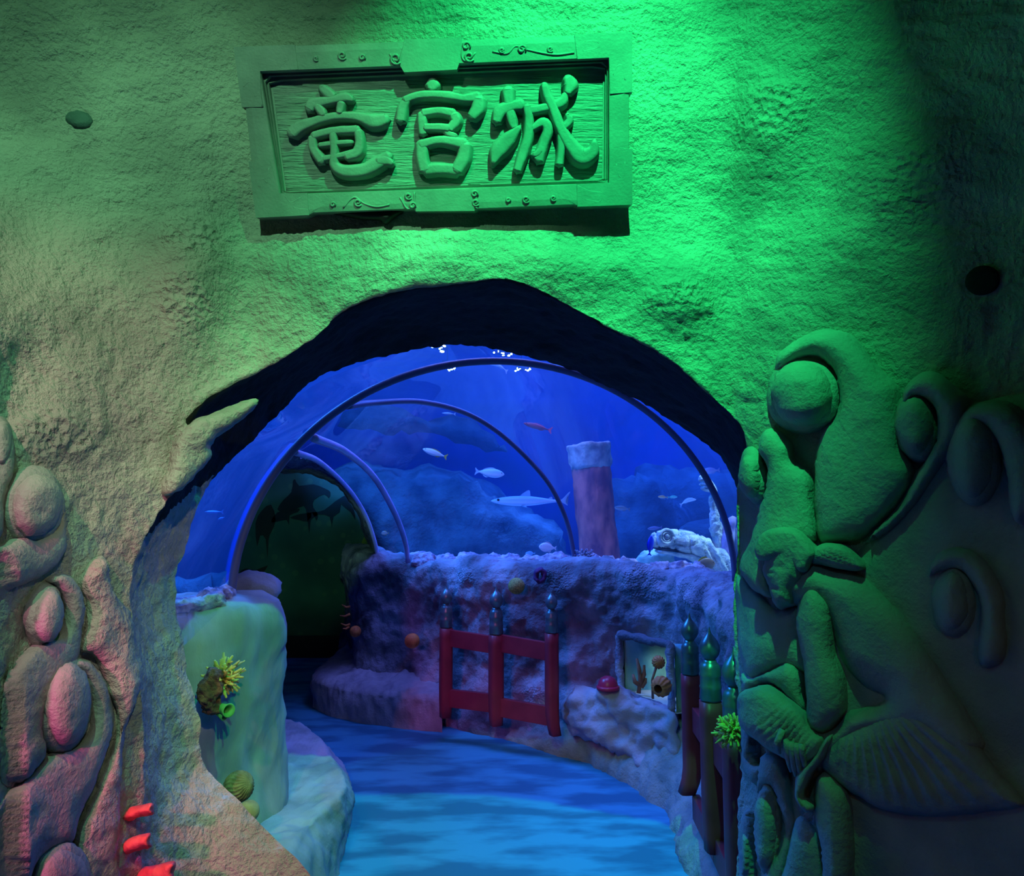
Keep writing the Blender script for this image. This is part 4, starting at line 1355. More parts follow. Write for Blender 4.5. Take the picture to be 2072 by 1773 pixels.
# ------------------------------------------------------------------ inset window with its small tank
wf = [P(1259, 1290, 4.86), P(1354, 1308, 4.50), P(1358, 1436, 4.42), P(1262, 1398, 4.80)]
wn = ((wf[1] - wf[0]).cross(wf[3] - wf[0])).normalized()
if wn.y < 0: wn = -wn
def WQ(u, v, d=0.0):
    a = wf[0].lerp(wf[1], u); b = wf[3].lerp(wf[2], u)
    return a.lerp(b, v) + wn * d
bm = grid_bm([[WQ(u, v, .07) for u in (-.02, .33, .66, 1.02)] for v in (-.02, .5, 1.02)])
struct('window_5', bm, M['glass'], smooth=False)
fr_ = [WQ(*q, -.01) for q in ((-.03, -.03), (.5, -.05), (1.03, -.03), (1.04, .5), (1.03, 1.03), (.5, 1.04), (-.03, 1.03), (-.04, .5), (-.03, -.03))]
bm = tube_bm([Vector(p) for p in resample([tuple(p) for p in fr_], 90)], .026, 12)
roughen(bm, [(14, .012, 3)], 6)
tag(struct('trim_1', bm, M['parapet']), 'rock lip around the inset window')
M['inset'] = mat('inset_backdrop', (.35, .55, .45), (.10, .28, .34), 3, .8, .5, 20)
rows = [[WQ(-.02, v, .02) for v in np.linspace(-.05, 1.05, 8)]] + [[WQ(-.1, v, .38) for v in np.linspace(-.1, 1.1, 8)]] + [[WQ(u, v, .42) for v in np.linspace(-.1, 1.1, 8)] for u in np.linspace(0, 1.3, 10)] + [[WQ(1.05, v, .02) for v in np.linspace(-.05, 1.05, 8)]]
bm = grid_bm(rows)
ex = bmesh.ops.extrude_face_region(bm, geom=bm.faces[:])
bmesh.ops.translate(bm, verts=[v for v in ex['geom'] if isinstance(v, bmesh.types.BMVert)], vec=wn * .03)
tag(struct('wall_inset', bm, M['inset']), 'painted backdrop inside the small inset tank')
bm = grid_bm([[WQ(u, v, d_) for u in np.linspace(-.1, 1.1, 8)] for v, d_ in ((1.04, 0.0), (1.02, .15), (1.0, .3), (.98, .45))])
roughen(bm, [(15, .02, 2)], 2)
tag(obj('sand_bed', bm, mat('pale_sand', (.6, .58, .5), None, 20, .9, .4, 200)), 'pale sand at the bottom of the small inset tank', 'sand', kind='stuff')
il = spot('inset_lamp', WQ(.42, -.04, .24), WQ(.4, 1.2, .34), (.55, .9, 1.0), 4, 150, 1, .03)
M['twig'] = mat('brown_branch', (.32, .13, .07), (.2, .08, .05), 20, .7, .3, 100)
t = empty('branch_coral', WQ(.35, 1, .15), 'brown branching coral standing at the left inside the inset tank', 'coral')
def zb6(x, y, d): return P(620 + x / 2.656, 1090 + y / 2.656, d)
for pts in ([(1785, 830), (1795, 770), (1790, 710), (1775, 645)], [(1795, 790), (1765, 770), (1755, 730)], [(1797, 770), (1815, 730), (1815, 680)], [(1800, 800), (1820, 770), (1824, 750)]):
    q = [zb6(x, y, 4.75) for x, y in pts]
    obj('branch', tube_bm(q, [.014] * (len(q) - 1) + [.008], 8), M['twig'], t)
ridged_ball('pumpkin_coral', zb6(1892, 665, 4.40), .037, M['orange'], 'smaller ribbed orange coral ball at the upper right of the inset window', 'coral', 13, .08, (R(80), R(10), 0), (1, 1, .9))
bm = tube_bm([zb6(1880, 690, 4.42), zb6(1858, 760, 4.44), zb6(1862, 860, 4.46)], [.008, .007, .008], 8)
tag(obj('coral_stem', bm, M['twig']), 'thin curved stem rising to the smaller ribbed orange coral ball', 'stem')
cc = zb6(1908, 795, 4.30)
t = empty('pumpkin_coral', cc, 'larger ribbed orange coral ball with an open dark mouth at the inset window', 'coral')
prof_ = [(.024, .048), (.040, .044), (.054, .02), (.056, -.01), (.046, -.038), (.02, -.052), (.001, -.054)]
ax = Vector((-.55, -.8, -.1)).normalized().to_track_quat('Z', 'Y').to_matrix()
rows = []
for r_, z_ in prof_:
    rows.append([cc + ax @ Vector((r_ * (1 + .05 * math.sin(13 * a)) * math.cos(a), r_ * (1 + .05 * math.sin(13 * a)) * math.sin(a), z_)) for a in [2 * math.pi * k / 78 for k in range(78)]])
obj('body', grid_bm(rows, closed=True), M['orange'], t)
obj('mouth', lathe_bm([(.025, .047), (.020, .040), (.016, .01), (.001, 0)], cc, 24, rot=ax), mat('dark_mouth', (.08, .02, .01), None, 9, .8), t)

# ------------------------------------------------------------------ the tank beyond the acrylic
M['tank_rock'] = mat('tank_rock', (0.10, 0.16, 0.20), (0.02, 0.05, 0.08), 2.5, .9, .9, 14, bdist=.04)
M['sand'] = mat('tank_sand', (0.55, 0.58, 0.60), (0.35, 0.38, 0.42), 6, .9, .5, 60)
bm = grid_bm([[Vector((x, 14.5 - .02 * x * x, z)) for x in np.linspace(-12, 12, 30)] for z in (-.5, 2, 4, 7)])
ex = bmesh.ops.extrude_face_region(bm, geom=bm.faces[:])
bmesh.ops.translate(bm, verts=[v for v in ex['geom'] if isinstance(v, bmesh.types.BMVert)], vec=(0, .2, 0))
tag(struct('wall_back', bm, M['tank_wall']), 'blue painted back wall of the tank')
for nm, x in (('wall_tank_left', -8.0), ('wall_tank_right', 8.0)):
    bm = box_bm((x, 8.8, 3.0), (.2, 12, 7)); struct(nm, bm, M['tank_wall'], smooth=False)
# sea bed just below the rim level outside the walkway
def seabed(pts, n=60):
    pass
bm = bmesh.new()
foot = resample(spline(footR, 8), 90)
rows = []
for k in range(30):
    t = k / 29
    row = []
    for i in range(90):
        a = foot[i]
        tt = foot[min(i + 1, 89)][:2] - foot[max(i - 1, 0)][:2]; tt = tt / np.hypot(*tt)
        o = np.array((-tt[1], tt[0]))
        far = np.array((a[0] * 2.2 + 2.2 + (i / 89) * 3, 14.4 - (i / 89) * 9.5))
        s_ = a[:2] + o * .36
        p = s_ * (1 - t) + far * t
        row.append(Vector((p[0], p[1], 1.13 - .25 * t)))
    rows.append(row)
bm = grid_bm(rows)
roughen(bm, [(1.2, .05, 3), (8, .02, 3)], 41)
ex = bmesh.ops.extrude_face_region(bm, geom=bm.faces[:])
bmesh.ops.translate(bm, verts=[v for v in ex['geom'] if isinstance(v, bmesh.types.BMVert)], vec=(0, 0, -.15))
tag(obj('sea_bed', bm, M['sand']), 'pale sandy bottom of the large tank behind the right parapet', 'sand', kind='stuff')
bm = grid_bm([[Vector((x, y, 1.08 + .05 * fbm((x, y, 0), 2))) for x in np.linspace(-7.8, -1.45, 40)] for y in np.linspace(2.4, 3.62, 14)])
for v in bm.verts:
    if v.co.x > -1.9: v.co.z += .06
ex = bmesh.ops.extrude_face_region(bm, geom=bm.faces[:])
bmesh.ops.translate(bm, verts=[v for v in ex['geom'] if isinstance(v, bmesh.types.BMVert)], vec=(0, 0, -.12))
tag(obj('sea_bed', bm, M['sand']), 'tank bottom seen through the acrylic left of the walkway', 'sand', kind='stuff')

# rubble along the rim
M['rubble'] = mat('rim_coral_rubble', (.62, .52, .60), (.18, .14, .24), 22, .85, .9, 70, bdist=.012)
rnd = random.Random(11)
k = 0
def rock(name, c, r, m, label, cat, group=None, seed=0, amp=.35, sub=4):
    bm = ball_bm(c, r, sub)
    rr_ = min(r) if hasattr(r, '__len__') else r
    roughen(bm, [(1.6 / rr_, rr_ * amp, 3), (6 / rr_, rr_ * amp * .3, 3)], seed)
    return tag(obj(name, bm, m), label, cat, group)
for px, d, wv, h in ((858, 6.0, .12, .045), (905, 5.95, .10, .03), (950, 5.95, .12, .035), (1000, 5.9, .09, .03), (1030, 5.85, .10, .03), (1075, 5.75, .12, .028), (1125, 5.65, .15, .05), (1190, 5.45, .12, .05),
                     (1225, 5.35, .10, .045), (1262, 5.30, .10, .04), (1335, 5.0, .10, .03), (1372, 4.95, .10, .04), (1405, 4.8, .08, .035)):
    x = (px - 1036) / F * d
    rock('rubble_stone', (x, d, 1.185), (wv, .10, h + .035), M['rubble'], 'lump of encrusted coral rubble in the row along the right parapet rim', 'rock', 'rubble stones on the right parapet rim', seed=px, amp=.3)
for px, py, d, wv, h in ((370, 1226, 3.0, .05, .03), (395, 1222, 3.05, .06, .03), (425, 1215, 3.1, .06, .05), (450, 1210, 3.2, .05, .05)):
    rock('rubble_stone', P(px, py, d), (wv, .07, h), M['rubble'], 'lump of encrusted rubble in the row behind the left parapet rim', 'rock', 'rubble stones on the left parapet rim', seed=px, amp=.3)
rock('domed_rock', P(512, 1192, 3.75), (.14, .12, .085), M['bench'], 'smooth violet domed rock behind the foot of the nearest joint ring', 'rock', seed=3, amp=.12)
finger_coral('finger_coral', P(1182, 1128, 5.36), (0, -.3, 1), .05, 22, .075, M['rubble'], 'spiky pale coral at the foot of the sunken red column', seed=8, fr=.009)

# big dim rock masses in the water
def hill(outline, d, th, label, Rr=60, base=-.6):
    bm = pillow_bm(outline, th, Rr, lambda x, y, h: P(x, y, d - h), 16, base=base)
    bmesh.ops.recalc_face_normals(bm, faces=bm.faces)
    roughen(bm, [(1.5, .16, 4), (6, .05, 3)], d)
    return tag(obj('reef_rock', bm, M['tank_rock']), label, 'rock')
hill([(640, 985), (700, 955), (760, 945), (860, 945), (930, 962), (985, 985), (1030, 1015), (1090, 1050), (1130, 1080), (1150, 1110), (1150, 1160), (640, 1180)], 9.6, .9, 'long dim reef rock hump behind the shark')
hill([(1235, 985), (1290, 968), (1325, 972), (1350, 1000), (1375, 1040), (1390, 1080), (1400, 1160), (1230, 1160), (1220, 1060)], 9.8, .7, 'dim blocky reef rock right of the sunken red column')
hill([(1295, 955), (1340, 945), (1400, 946), (1470, 955), (1560, 960), (1560, 1000), (1500, 1100), (1300, 1110), (1290, 1000)], 11.5, .6, 'faint flat topped reef rock far behind the turtle head')
hill([(1380, 1070), (1430, 1062), (1480, 1066), (1480, 1160), (1376, 1160)], 8.4, .3, 'low green tinged reef rock behind the turtle head', 30)
hill([(330, 1180), (380, 1170), (440, 1172), (475, 1185), (500, 1260), (320, 1260)], 6.5, .4, 'low dim rock in the water left of the walkway', 30)
hill([(690, 830), (760, 815), (850, 835), (930, 845), (1000, 880), (1040, 920), (1000, 915), (900, 880), (800, 870), (700, 872)], 12.5, .3, 'dark overhanging reef ledge high in the middle of the tank', 30, -.3)

# sunken red column with a stone capital
def zc5(x, y, d): return P(860 + x / 3.139, 680 + y / 3.139, d)
cb, ct = zc5(1120, 1480, 6.7), zc5(1045, 770, 6.7)
cb = ct + (cb - ct) * 1.1
col = empty('sunken_column', cb, 'weathered red column with a grey stone capital standing in the tank', 'column')
M['column'] = mat('column_red', (0.50, 0.16, 0.16), (0.16, 0.05, 0.09), 9, .8, .6, 30, stretch=(1, 1, .5))
M['capital'] = mat('capital_stone', (0.42, 0.50, 0.48), (0.16, 0.20, 0.24), 12, .8, .8, 30)
bm = bmesh.new()
rows = []
for k in range(40):
    t = k / 39
    p = cb.lerp(ct, t)
    r_ = .175 + .007 * (1 - t)
    rows.append([p + Vector((r_ * math.cos(a), r_ * math.sin(a), 0)) for a in [2 * math.pi * j / 40 for j in range(40)]])
bm = grid_bm(rows, closed=True)
bmesh.ops.recalc_face_normals(bm, faces=bm.faces)
roughen(bm, [(4, .012, 3), (20, .006, 3)], 2)
obj('shaft', bm, M['column'], col)
ax = (ct - cb).normalized()
bm = lathe_bm([(.001, -.10), (.15, -.12), (.178, -.10), (.192, -.04), (.196, .06), (.204, .085), (.204, .11), (.19, .118), (.15, .105), (.001, .10)], ct, 44, rot=Matrix.Rotation(math.atan2(ax.x, ax.z), 3, 'Y'))
bmesh.ops.subdivide_edges(bm, edges=bm.edges[:], cuts=1)
roughen(bm, [(9, .018, 3), (30, .006, 3)], 6)
obj('capital', bm, M['capital'], col)

# turtle head sculpture (carved, encrusted)
M['turtle'] = mat('turtle_sculpture', (0.62, 0.72, 0.66), (0.22, 0.34, 0.40), 14, .7, 1.0, 30, bdist=.02)
TD = 5.5
def zt(x, y, d=TD): return zc5(x, y, d)
tt_ = empty('turtle_sculpture', zt(1850, 1480), 'pale encrusted stone turtle head rising behind the right parapet', 'sculpture')
def sect_tube(st, m=22, bm=None, lip=None):
    """st: [(x,y,half height, half depth)] in zoom px along the head axis"""
    q = spline(st, 6)
    rows = []
    for i, (x, y, hh, hd) in enumerate(q):
        t = q[min(i + 1, len(q) - 1)][:2] - q[max(i - 1, 0)][:2]
        t = t / np.hypot(*t)
        c = zt(x, y)
        k_ = TD / F / 3.139
        nv = Vector((-t[1], 0, -t[0])) if False else Vector((t[1], 0, t[0]))
        rows.append([c + nv * (math.sin(a) * hh * k_) + Vector((0, math.cos(a) * hd * k_, 0)) for a in [2 * math.pi * j / m for j in range(m)]])
    bm = grid_bm(rows, closed=True, bm=bm)
    bmesh.ops.holes_fill(bm, edges=[e for e in bm.edges if e.is_boundary])
    bmesh.ops.recalc_face_normals(bm, faces=bm.faces)
    return bm
bm = sect_tube([(1440, 1300, 20, 22), (1450, 1300, 42, 42), (1500, 1300, 58, 60), (1560, 1298, 64, 75), (1620, 1305, 70, 82), (1680, 1320, 72, 86), (1740, 1345, 70, 84), (1790, 1375, 72, 80), (1830, 1410, 80, 85), (1880, 1470, 90, 95), (1930, 1560, 100, 100), (1960, 1640, 100, 100)], 30)
bmesh.ops.subdivide_edges(bm, edges=bm.edges[:], cuts=1)
bm.normal_update()
for v in bm.verts:
    x_ = (proj(v.co)[0] - 860) * 3.139; y_ = (proj(v.co)[1] - 680) * 3.139
    hgt = .0
    if x_ < 1780:   # scale plates
        vv = noise.voronoi(v.co * 11)[0]
        hgt = .018 * min(1, (vv[1] - vv[0]) * 6) - .010
    else:           # neck folds
        hgt = .016 * math.sin((x_ * .85 - y_ * .5) * .13) + .004 * noise.noise(v.co * 30)
    v.co += v.normal * hgt
obj('head', bm, M['turtle'], tt_)
bm = sect_tube([(1462, 1366, 6, 20), (1480, 1366, 12, 40), (1540, 1372, 15, 56), (1620, 1384, 20, 66), (1690, 1398, 28, 70), (1740, 1415, 34, 66), (1800, 1450, 40, 60)], 22)
roughen(bm, [(14, .008, 3)], 5)
obj('lower_jaw', bm, M['turtle'], tt_)
bm = sect_tube([(1446, 1346, 5, 30), (1500, 1347, 9, 52), (1560, 1356, 8, 60), (1610, 1362, 4, 60)], 14)
obj('mouth', bm, mat('mouth_dark', (.03, .05, .08), None, 8, .8), tt_)
ec = zt(1535, 1275, TD - .115)
bm = bmesh.new()
for r1_, r2_ in ((.050, .012), (.032, .008)):
    tube_bm([ec + Vector((r1_ * math.cos(a), 0.01 * math.cos(a), r1_ * math.sin(a))) for a in [2 * math.pi * j / 20 for j in range(21)]], r2_, 8, bm)
obj('eyelid', bm, M['turtle'], tt_)
obj('eye', ball_bm(ec + Vector((0, .012, 0)), .026, 3), mat('eye_stone', (.25, .32, .36), None, 9, .4), tt_)
# raised flipper and the figure head riding behind
bm = sect_tube([(1855, 1440, 40, 40), (1860, 1380, 42, 36), (1862, 1300, 40, 32), (1850, 1220, 36, 30), (1840, 1140, 32, 26), (1832, 1060, 26, 22), (1832, 1000, 20, 18), (1835, 975, 14, 12)], 20)
bmesh.ops.subdivide_edges(bm, edges=bm.edges[:], cuts=1)
roughen(bm, [(14, .016, 3), (40, .006, 2)], 15)
obj('raised_arm', bm, M['turtle'], tt_)
bm = sect_tube([(1930, 1450, 45, 50), (1915, 1350, 52, 50), (1920, 1250, 44, 46), (1945, 1190, 34, 40), (1965, 1150, 12, 20)], 20)
roughen(bm, [(8, .014, 3)], 12)
M['lilac'] = mat('lilac_stone', (0.42, 0.36, 0.62), (0.25, 0.22, 0.45), 7, .8, .5, 40)
tag(obj('rock_spire', bm, M['lilac']), 'lilac rounded rock spire at the arch edge behind the turtle head', 'rock')
bm = pillow_bm([(860 + x / 3.139, 680 + y / 3.139) for x, y in [(1742, 890), (1760, 885), (1800, 895), (1850, 960), (1855, 1000), (1810, 995), (1770, 985), (1748, 968), (1756, 955), (1738, 945), (1752, 930), (1735, 918)]], .12, 14, lambda x, y, h: P(x, y, 5.55 - h), 2.2, base=-.06,
               groove=lambda x, y, q: .02 * math.sin(y * 1.3) * q)
obj('rider_face', bm, M['turtle'], tt_)
bm = rock('pale_rock', P(1327, 1135, 5.7), (.15, .1, .09), mat('green_rock', (.35, .62, .55), (.2, .4, .4), 8, .8, .5, 40), 'rounded pale green rock under the turtle jaw', 'rock', seed=4, amp=.2)

# water surface
ws = bmesh.new()
rows = [[Vector((x, y, 3.75 + .035 * fbm((x, y, 0), 1.8, 3) + .012 * fbm((x, y, 5), 7, 2))) for x in np.linspace(-7.9, 7.9, 130)] for y in np.linspace(2.9, 14.3, 110)]
ws = grid_bm(rows)
tag(struct('water_surface', ws, glass('water_skin', (.85, .93, 1), .25, .03)), 'rippled water surface high in the tank')
# lamps above the water; glowing discs scattered below them stand in for surface glints
lm = emis('lamp_face', (.65, .85, 1.0), 40)
for k_, (px, py) in enumerate(((893, 706), (1018, 716), (1055, 748), (905, 745), (672, 790))):
    r_ = ray(px, py); t_ = (3.95 - 1.6) / r_.z; c_ = CAM + r_ * t_
    tl = empty('tank_floodlight', c_, ('round floodlight above the water at the crown of the arch', 'round floodlight above the water right of the crown, near the first ring', 'floodlight over the rippled patch inside the nearest ring', 'floodlight glinting just under the nearest ring, left of its top', 'floodlight seen through the acrylic at the upper left of the nearest ring')[k_], 'lamp')
    obj('housing', lathe_bm([(.001, .12), (.09, .12), (.10, .02), (.11, 0), (.10, 0), (.001, .01)], c_, 24), M['black'], tl)
    obj('hanger', tube_bm([c_ + Vector((0, 0, .1)), Vector((c_.x, c_.y, 5.95))], .008, 8), M['black'], tl)
    rl = random.Random(k_)
    for _ in range(9):
        a_, q_ = rl.uniform(0, 6.28), rl.uniform(.01, .15)
        e_ = c_ + Vector((q_ * math.cos(a_), q_ * 1.6 * math.sin(a_), -.005))
        r0 = rl.uniform(.006, .022)
        obj('led', lathe_bm([(.001, -.004), (r0, 0), (r0, .02), (.001, .02)], e_, 10), lm, tl)
bm = box_bm((0, 8.8, 6.0), (16, 12, .1)); struct('ceiling', bm, M['black'], smooth=False)

# ------------------------------------------------------------------ fish
def fish(px, py, L, d, label, face=1, tilt=0, yaw=0, body=(.55, .62, .70), belly=(.75, .8, .85), fin=None, H=.30, Wd=.16, shark=False, name='fish', cat='fish', curve=0.0):
    """L in world metres; face=1 head to the right; local x forward"""
    c = P(px, py, d)
    rot = Euler((0, R(-tilt) * 1, (0 if face == 1 else math.pi) + R(yaw)))
    root = empty(name, c, label, cat, None, rot)
    key = 'fish%s' % str(body)
    if key not in M:
        m = mat('fish_skin', body, belly, 3, .4, spec=.5)
        nt_ = m.node_tree
        tc = nt_.nodes.new('ShaderNodeTexCoord'); sx = nt_.nodes.new('ShaderNodeSeparateXYZ'); cr = nt_.nodes.new('ShaderNodeMapRange')
        cr.inputs['From Min'].default_value = .35; cr.inputs['From Max'].default_value = .6
        mx_ = nt_.nodes.new('ShaderNodeMix'); mx_.data_type = 'RGBA'
        mx_.inputs['A'].default_value = (*belly, 1); mx_.inputs['B'].default_value = (*body, 1)
        nt_.links.new(tc.outputs['Generated'], sx.inputs[0]); nt_.links.new(sx.outputs['Z'], cr.inputs['Value'])
        nt_.links.new(cr.outputs[0], mx_.inputs['Factor']); nt_.links.new(mx_.outputs['Result'], nt_.nodes['Principled BSDF'].inputs['Base Color'])
        M[key] = m
    mb = M[key]
    fin = fin or body
    kf = 'fin%s' % str(fin)
    if kf not in M: M[kf] = mat('fin_skin', fin, None, 8, .5)
    mf = M[kf]
    if shark: prof_ = [(.5, .006), (.46, .30), (.38, .62), (.25, .9), (.1, 1), (-.05, .92), (-.2, .62), (-.33, .34), (-.42, .2), (-.46, .14)]
    else: prof_ = [(.5, .03), (.47, .28), (.42, .52), (.32, .82), (.18, 1), (.02, .97), (-.12, .76), (-.24, .48), (-.33, .25), (-.38, .2)]
    prof_ = spline(prof_, 4)
    bend = lambda x: curve * L * (x / L) ** 2
    rows = []
    for x, s_ in prof_:
        rows.append([Vector((x * L, math.cos(a) * s_ * L * Wd / 2, math.sin(a) * s_ * L * H / 2 + bend(x * L))) for a in [2 * math.pi * j / 16 for j in range(16)]])
    bm = grid_bm(rows, closed=True)
    bmesh.ops.holes_fill(bm, edges=[e for e in bm.edges if e.is_boundary])
    obj('body', bm, mb, root, world=False)
    def fn(nm, pts, ry=0, rz=0, at=(0, 0, 0)):
        pts_ = spline(pts, 3, True)
        b = bmesh.new()
        th = L * .012
        a_ = [b.verts.new((x * L, -th / 2, z * L)) for x, z in pts_]
        c_ = [b.verts.new((x * L, th / 2, z * L)) for x, z in pts_]
        b.faces.new(a_); b.faces.new(c_[::-1])
        for i in range(len(pts_)): b.faces.new((a_[i], c_[i], c_[(i + 1) % len(pts_)], a_[(i + 1) % len(pts_)]))
        bmesh.ops.triangulate(b, faces=[f for f in b.faces if len(f.verts) > 4])
        if ry or rz: b.transform(Matrix.Translation(at) @ Euler((ry, 0, rz)).to_matrix().to_4x4())
        for v in b.verts: v.co.z += bend(v.co.x)
        obj(nm, b, mf, root, smooth=False, world=False)
    if shark:
        fn('tail_fin', [(-.43, .01), (-.47, .03), (-.56, .12), (-.57, .11), (-.51, .0), (-.54, -.06), (-.50, -.04), (-.45, -.012)])
        fn('dorsal_fin', [(.10, H * .48), (.04, .12), (-.01, .145), (-.03, .13), (-.03, .07), (-.04, H * .40)])
        fn('dorsal_fin', [(-.28, .03), (-.31, .055), (-.33, .05), (-.33, .02)])
        fn('pectoral_fin', [(.20, 0), (.12, -.02), (.02, -.12), (.04, -.12), (.12, -.05)], R(60), 0, (0, -L * Wd * .35, -.02 * L))
        fn('pectoral_fin', [(.20, 0), (.12, -.02), (.02, -.12), (.04, -.12), (.12, -.05)], R(-60), 0, (0, L * Wd * .35, -.02 * L))
    else:
        fn('tail_fin', [(-.36, .02), (-.42, .06), (-.50, .13), (-.49, .05), (-.46, 0), (-.49, -.05), (-.50, -.13), (-.42, -.06), (-.36, -.02)])
        fn('dorsal_fin', [(.20, H * .44), (.10, H * .62), (-.05, H * .58), (-.20, H * .40), (-.24, H * .2), (-.05, H * .36)])
        fn('anal_fin', [(-.02, -H * .42), (-.12, -H * .55), (-.22, -H * .36), (-.2, -H * .2)])
        fn('pectoral_fin', [(.20, -.02), (.10, .01), (.06, -.05), (.12, -.06)], R(35), 0, (0, -L * Wd * .42, 0))
    if L * F / d > 25:
        for s_ in (-1, 1): obj('eye', ball_bm((L * .40, s_ * L * Wd * .24, L * H * .12), L * .018, 2), M['black'], root, world=False)
    return root
S_ = lambda pxl, d: pxl * d / F
fish(991, 957, S_(60, 6.6), 6.6, 'silvery blue fish swimming right in open water above the shark', 1, -6, 8, (.42, .66, .78), (.80, .9, .92), H=.30)
fish(880, 917, S_(52, 6.4), 6.4, 'silver fish with a yellow tail heading up left', -1, 18, 10, (.55, .58, .52), (.85, .85, .8), (.55, .42, .08), H=.24)
fish(1068, 1014, S_(150, 7.0), 7.0, 'slender grey reef shark gliding left behind the second ring', -1, 0, 4, (.30, .48, .66), (.75, .88, .95), H=.135, Wd=.12, shark=True, name='shark', cat='shark')
fish(1088, 864, S_(60, 6.2), 6.2, 'slim red fish with a bright pink tail heading left', -1, 14, 6, (.30, .02, .05), (.40, .03, .06), (.80, .10, .22), H=.18)
fish(1108, 1108, S_(36, 5.7), 5.7, 'small white fish with a deep body facing left near the rim', -1, 6, 12, (.75, .75, .80), (.95, .92, .92), H=.50)
fish(1073, 1120, S_(20, 7.4), 7.4, 'tiny pale blue fish left of the small white one', -1, 0, 8, (.35, .50, .60), (.5, .65, .7), H=.4)
fish(1259, 1029, S_(32, 7.4), 7.4, 'small brown fish just right of the red column', -1, 6, 5, (.30, .26, .24), (.5, .45, .4), H=.30)
fish(1391, 1013, S_(36, 6.4), 6.4, 'pale arched fish diving between the two glints and the arch edge', 1, 20, 5, (.35, .55, .8), (.6, .8, .95), H=.22, curve=-.5)
fish(1438, 953, S_(38, 6.8), 6.8, 'faint lilac fish at the upper right against the arch edge', -1, -5, 5, (.45, .45, .75), (.6, .6, .85), H=.32)
fish(1424, 1143, S_(50, 5.0), 5.0, 'brown fish with a yellow tail in front of the turtle neck', 1, 5, 12, (.24, .18, .14), (.35, .28, .2), (.62, .50, .06), H=.52)
fish(1341, 1006, S_(20, 7.0), 7.0, 'tiny glinting orange fish, left one of a bright pair', -1, 4, 5, (.9, .55, .15), (.95, .8, .4), H=.28)  # fish shape standing in for an orange glint
fish(1361, 1006, S_(20, 7.0), 7.0, 'tiny glinting green fish, right one of a bright pair', 1, 2, 5, (.15, .8, .5), (.4, .95, .7), H=.28)  # fish shape standing in for a green glint
fish(1316, 1104, S_(40, 5.15), 5.15, 'vivid blue fish nose up beside the turtle mouth', 1, 82, 20, (.01, .04, .75), (.02, .08, .8), H=.34)
fish(779, 1079, S_(15, 6.9), 6.9, 'tiny round brown fish between the third and fourth joint rings', -1, 0, 0, (.30, .25, .22), (.5, .4, .3), (.4, .3, .06), H=.55)
fish(908, 837, S_(28, 7.6), 7.6, 'thin pale brown fish just under the second ring top', -1, 4, 5, (.50, .42, .40), (.6, .5, .5), H=.16)
fish(1010, 741, S_(40, 6.3), 6.3, 'pale arched fish close under the crown of the nearest ring', -1, 22, 5, (.35, .50, .75), (.6, .75, .9), H=.16, curve=-.5)
fish(433, 1036, S_(36, 4.9), 4.9, 'thin bright blue fish in the water left of the nearest ring', -1, 0, 5, (.10, .45, .80), (.2, .6, .9), H=.14)
fish(448, 1049, S_(14, 4.8), 4.8, 'tiny blue fish below the thin one left of the nearest ring', -1, -20, 5, (.10, .40, .75), (.2, .55, .85), H=.3)
fish(1140, 744, S_(60, 4.6), 4.6, 'long pale fish seen high against the acrylic beside the dark arch', 1, -28, 5, (.35, .55, .75), (.55, .75, .85), H=.14)
fish(1325, 1069, S_(30, 7.4), 7.4, 'small violet brown fish above the turtle snout', -1, -5, 5, (.28, .22, .35), (.4, .35, .45), H=.24)

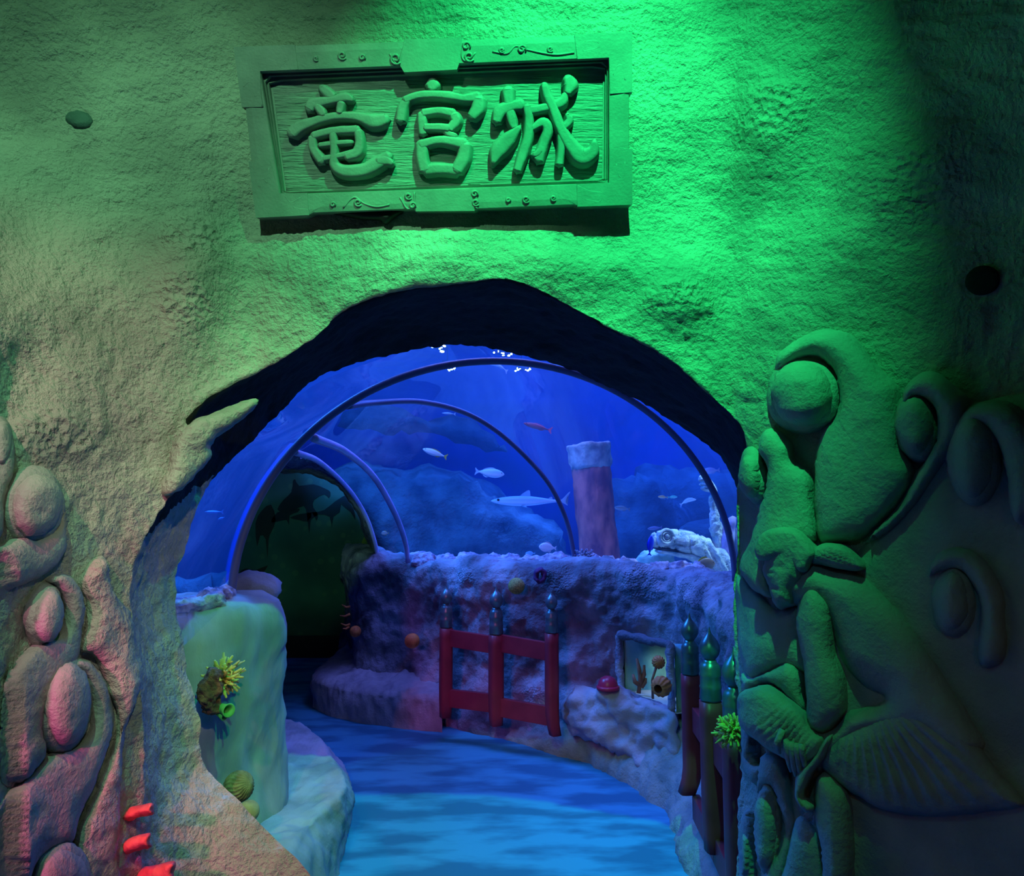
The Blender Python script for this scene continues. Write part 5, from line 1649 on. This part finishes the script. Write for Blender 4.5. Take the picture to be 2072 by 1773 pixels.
# ------------------------------------------------------------------ the water itself
def hull_obj(pts):
    bm = bmesh.new()
    for p in pts: bm.verts.new(p)
    bmesh.ops.convex_hull(bm, input=bm.verts[:])
    bmesh.ops.delete(bm, geom=[v for v in bm.verts if not v.link_faces], context='VERTS')
    me = bpy.data.meshes.new('h'); bm.to_mesh(me); bm.free()
    o = bpy.data.objects.new('h', me); COL.objects.link(o)
    return o
hA = [p + Vector((0, 0, .01)) for p in R1] + [P(*innp[i]) for i in range(0, NS, 10)] + [P(innp[i][0], innp[i][1], innp[i][2]) * 1.0 + Vector((0, -1.2, 0)) for i in range(0, NS, 10)]
hA += [Vector((x, y, -1)) for x, y in ((-1.35, 3.35), (1.35, 4.3), (1.5, 2), (-1.5, 2))]
hB = [p + Vector((0, 0, .01)) for p in R1 + R2 + R3 + R4] + [p for p in E4] + [Vector((x, y, -1)) for x, y in ((-1.3, 3.4), (1.35, 4.3), (1.2, 5.1), (.5, 5.5), (-.8, 6.1), (-1.2, 6.5), (-1.5, 8.4), (-3.3, 8.4))] + [back(p) for p in leg]
o1, o2 = hull_obj(hA), hull_obj(hB)
bm = box_bm((0, 8.6, 1.75), (15.7, 11.3, 4.0))
me = bpy.data.meshes.new('tank_water'); bm.to_mesh(me); bm.free()
wo = bpy.data.objects.new('tank_water', me); COL.objects.link(wo)
for h in (o1, o2):
    md = wo.modifiers.new('cut', 'BOOLEAN'); md.operation = 'DIFFERENCE'; md.object = h; md.solver = 'EXACT'
dg = bpy.context.evaluated_depsgraph_get()
nm = bpy.data.meshes.new_from_object(wo.evaluated_get(dg))
wo.modifiers.clear(); wo.data = nm
bpy.data.objects.remove(o1); bpy.data.objects.remove(o2)
vm = bpy.data.materials.new('water_volume'); vm.use_nodes = True
nt = vm.node_tree; nt.nodes.remove(nt.nodes['Principled BSDF'])
vs = nt.nodes.new('ShaderNodeVolumeScatter'); vs.inputs['Color'].default_value = (.25, .55, 1, 1); vs.inputs['Density'].default_value = .055; vs.inputs['Anisotropy'].default_value = .3
va = nt.nodes.new('ShaderNodeVolumeAbsorption'); va.inputs['Color'].default_value = (.20, .55, .98, 1); va.inputs['Density'].default_value = .12
ad = nt.nodes.new('ShaderNodeAddShader')
nt.links.new(vs.outputs[0], ad.inputs[0]); nt.links.new(va.outputs[0], ad.inputs[1]); nt.links.new(ad.outputs[0], nt.nodes['Material Output'].inputs['Volume'])
wo.data.materials.clear(); wo.data.materials.append(vm)
tag(wo, 'deep blue hazy water filling the tank around the acrylic tunnel', 'water', kind='stuff')
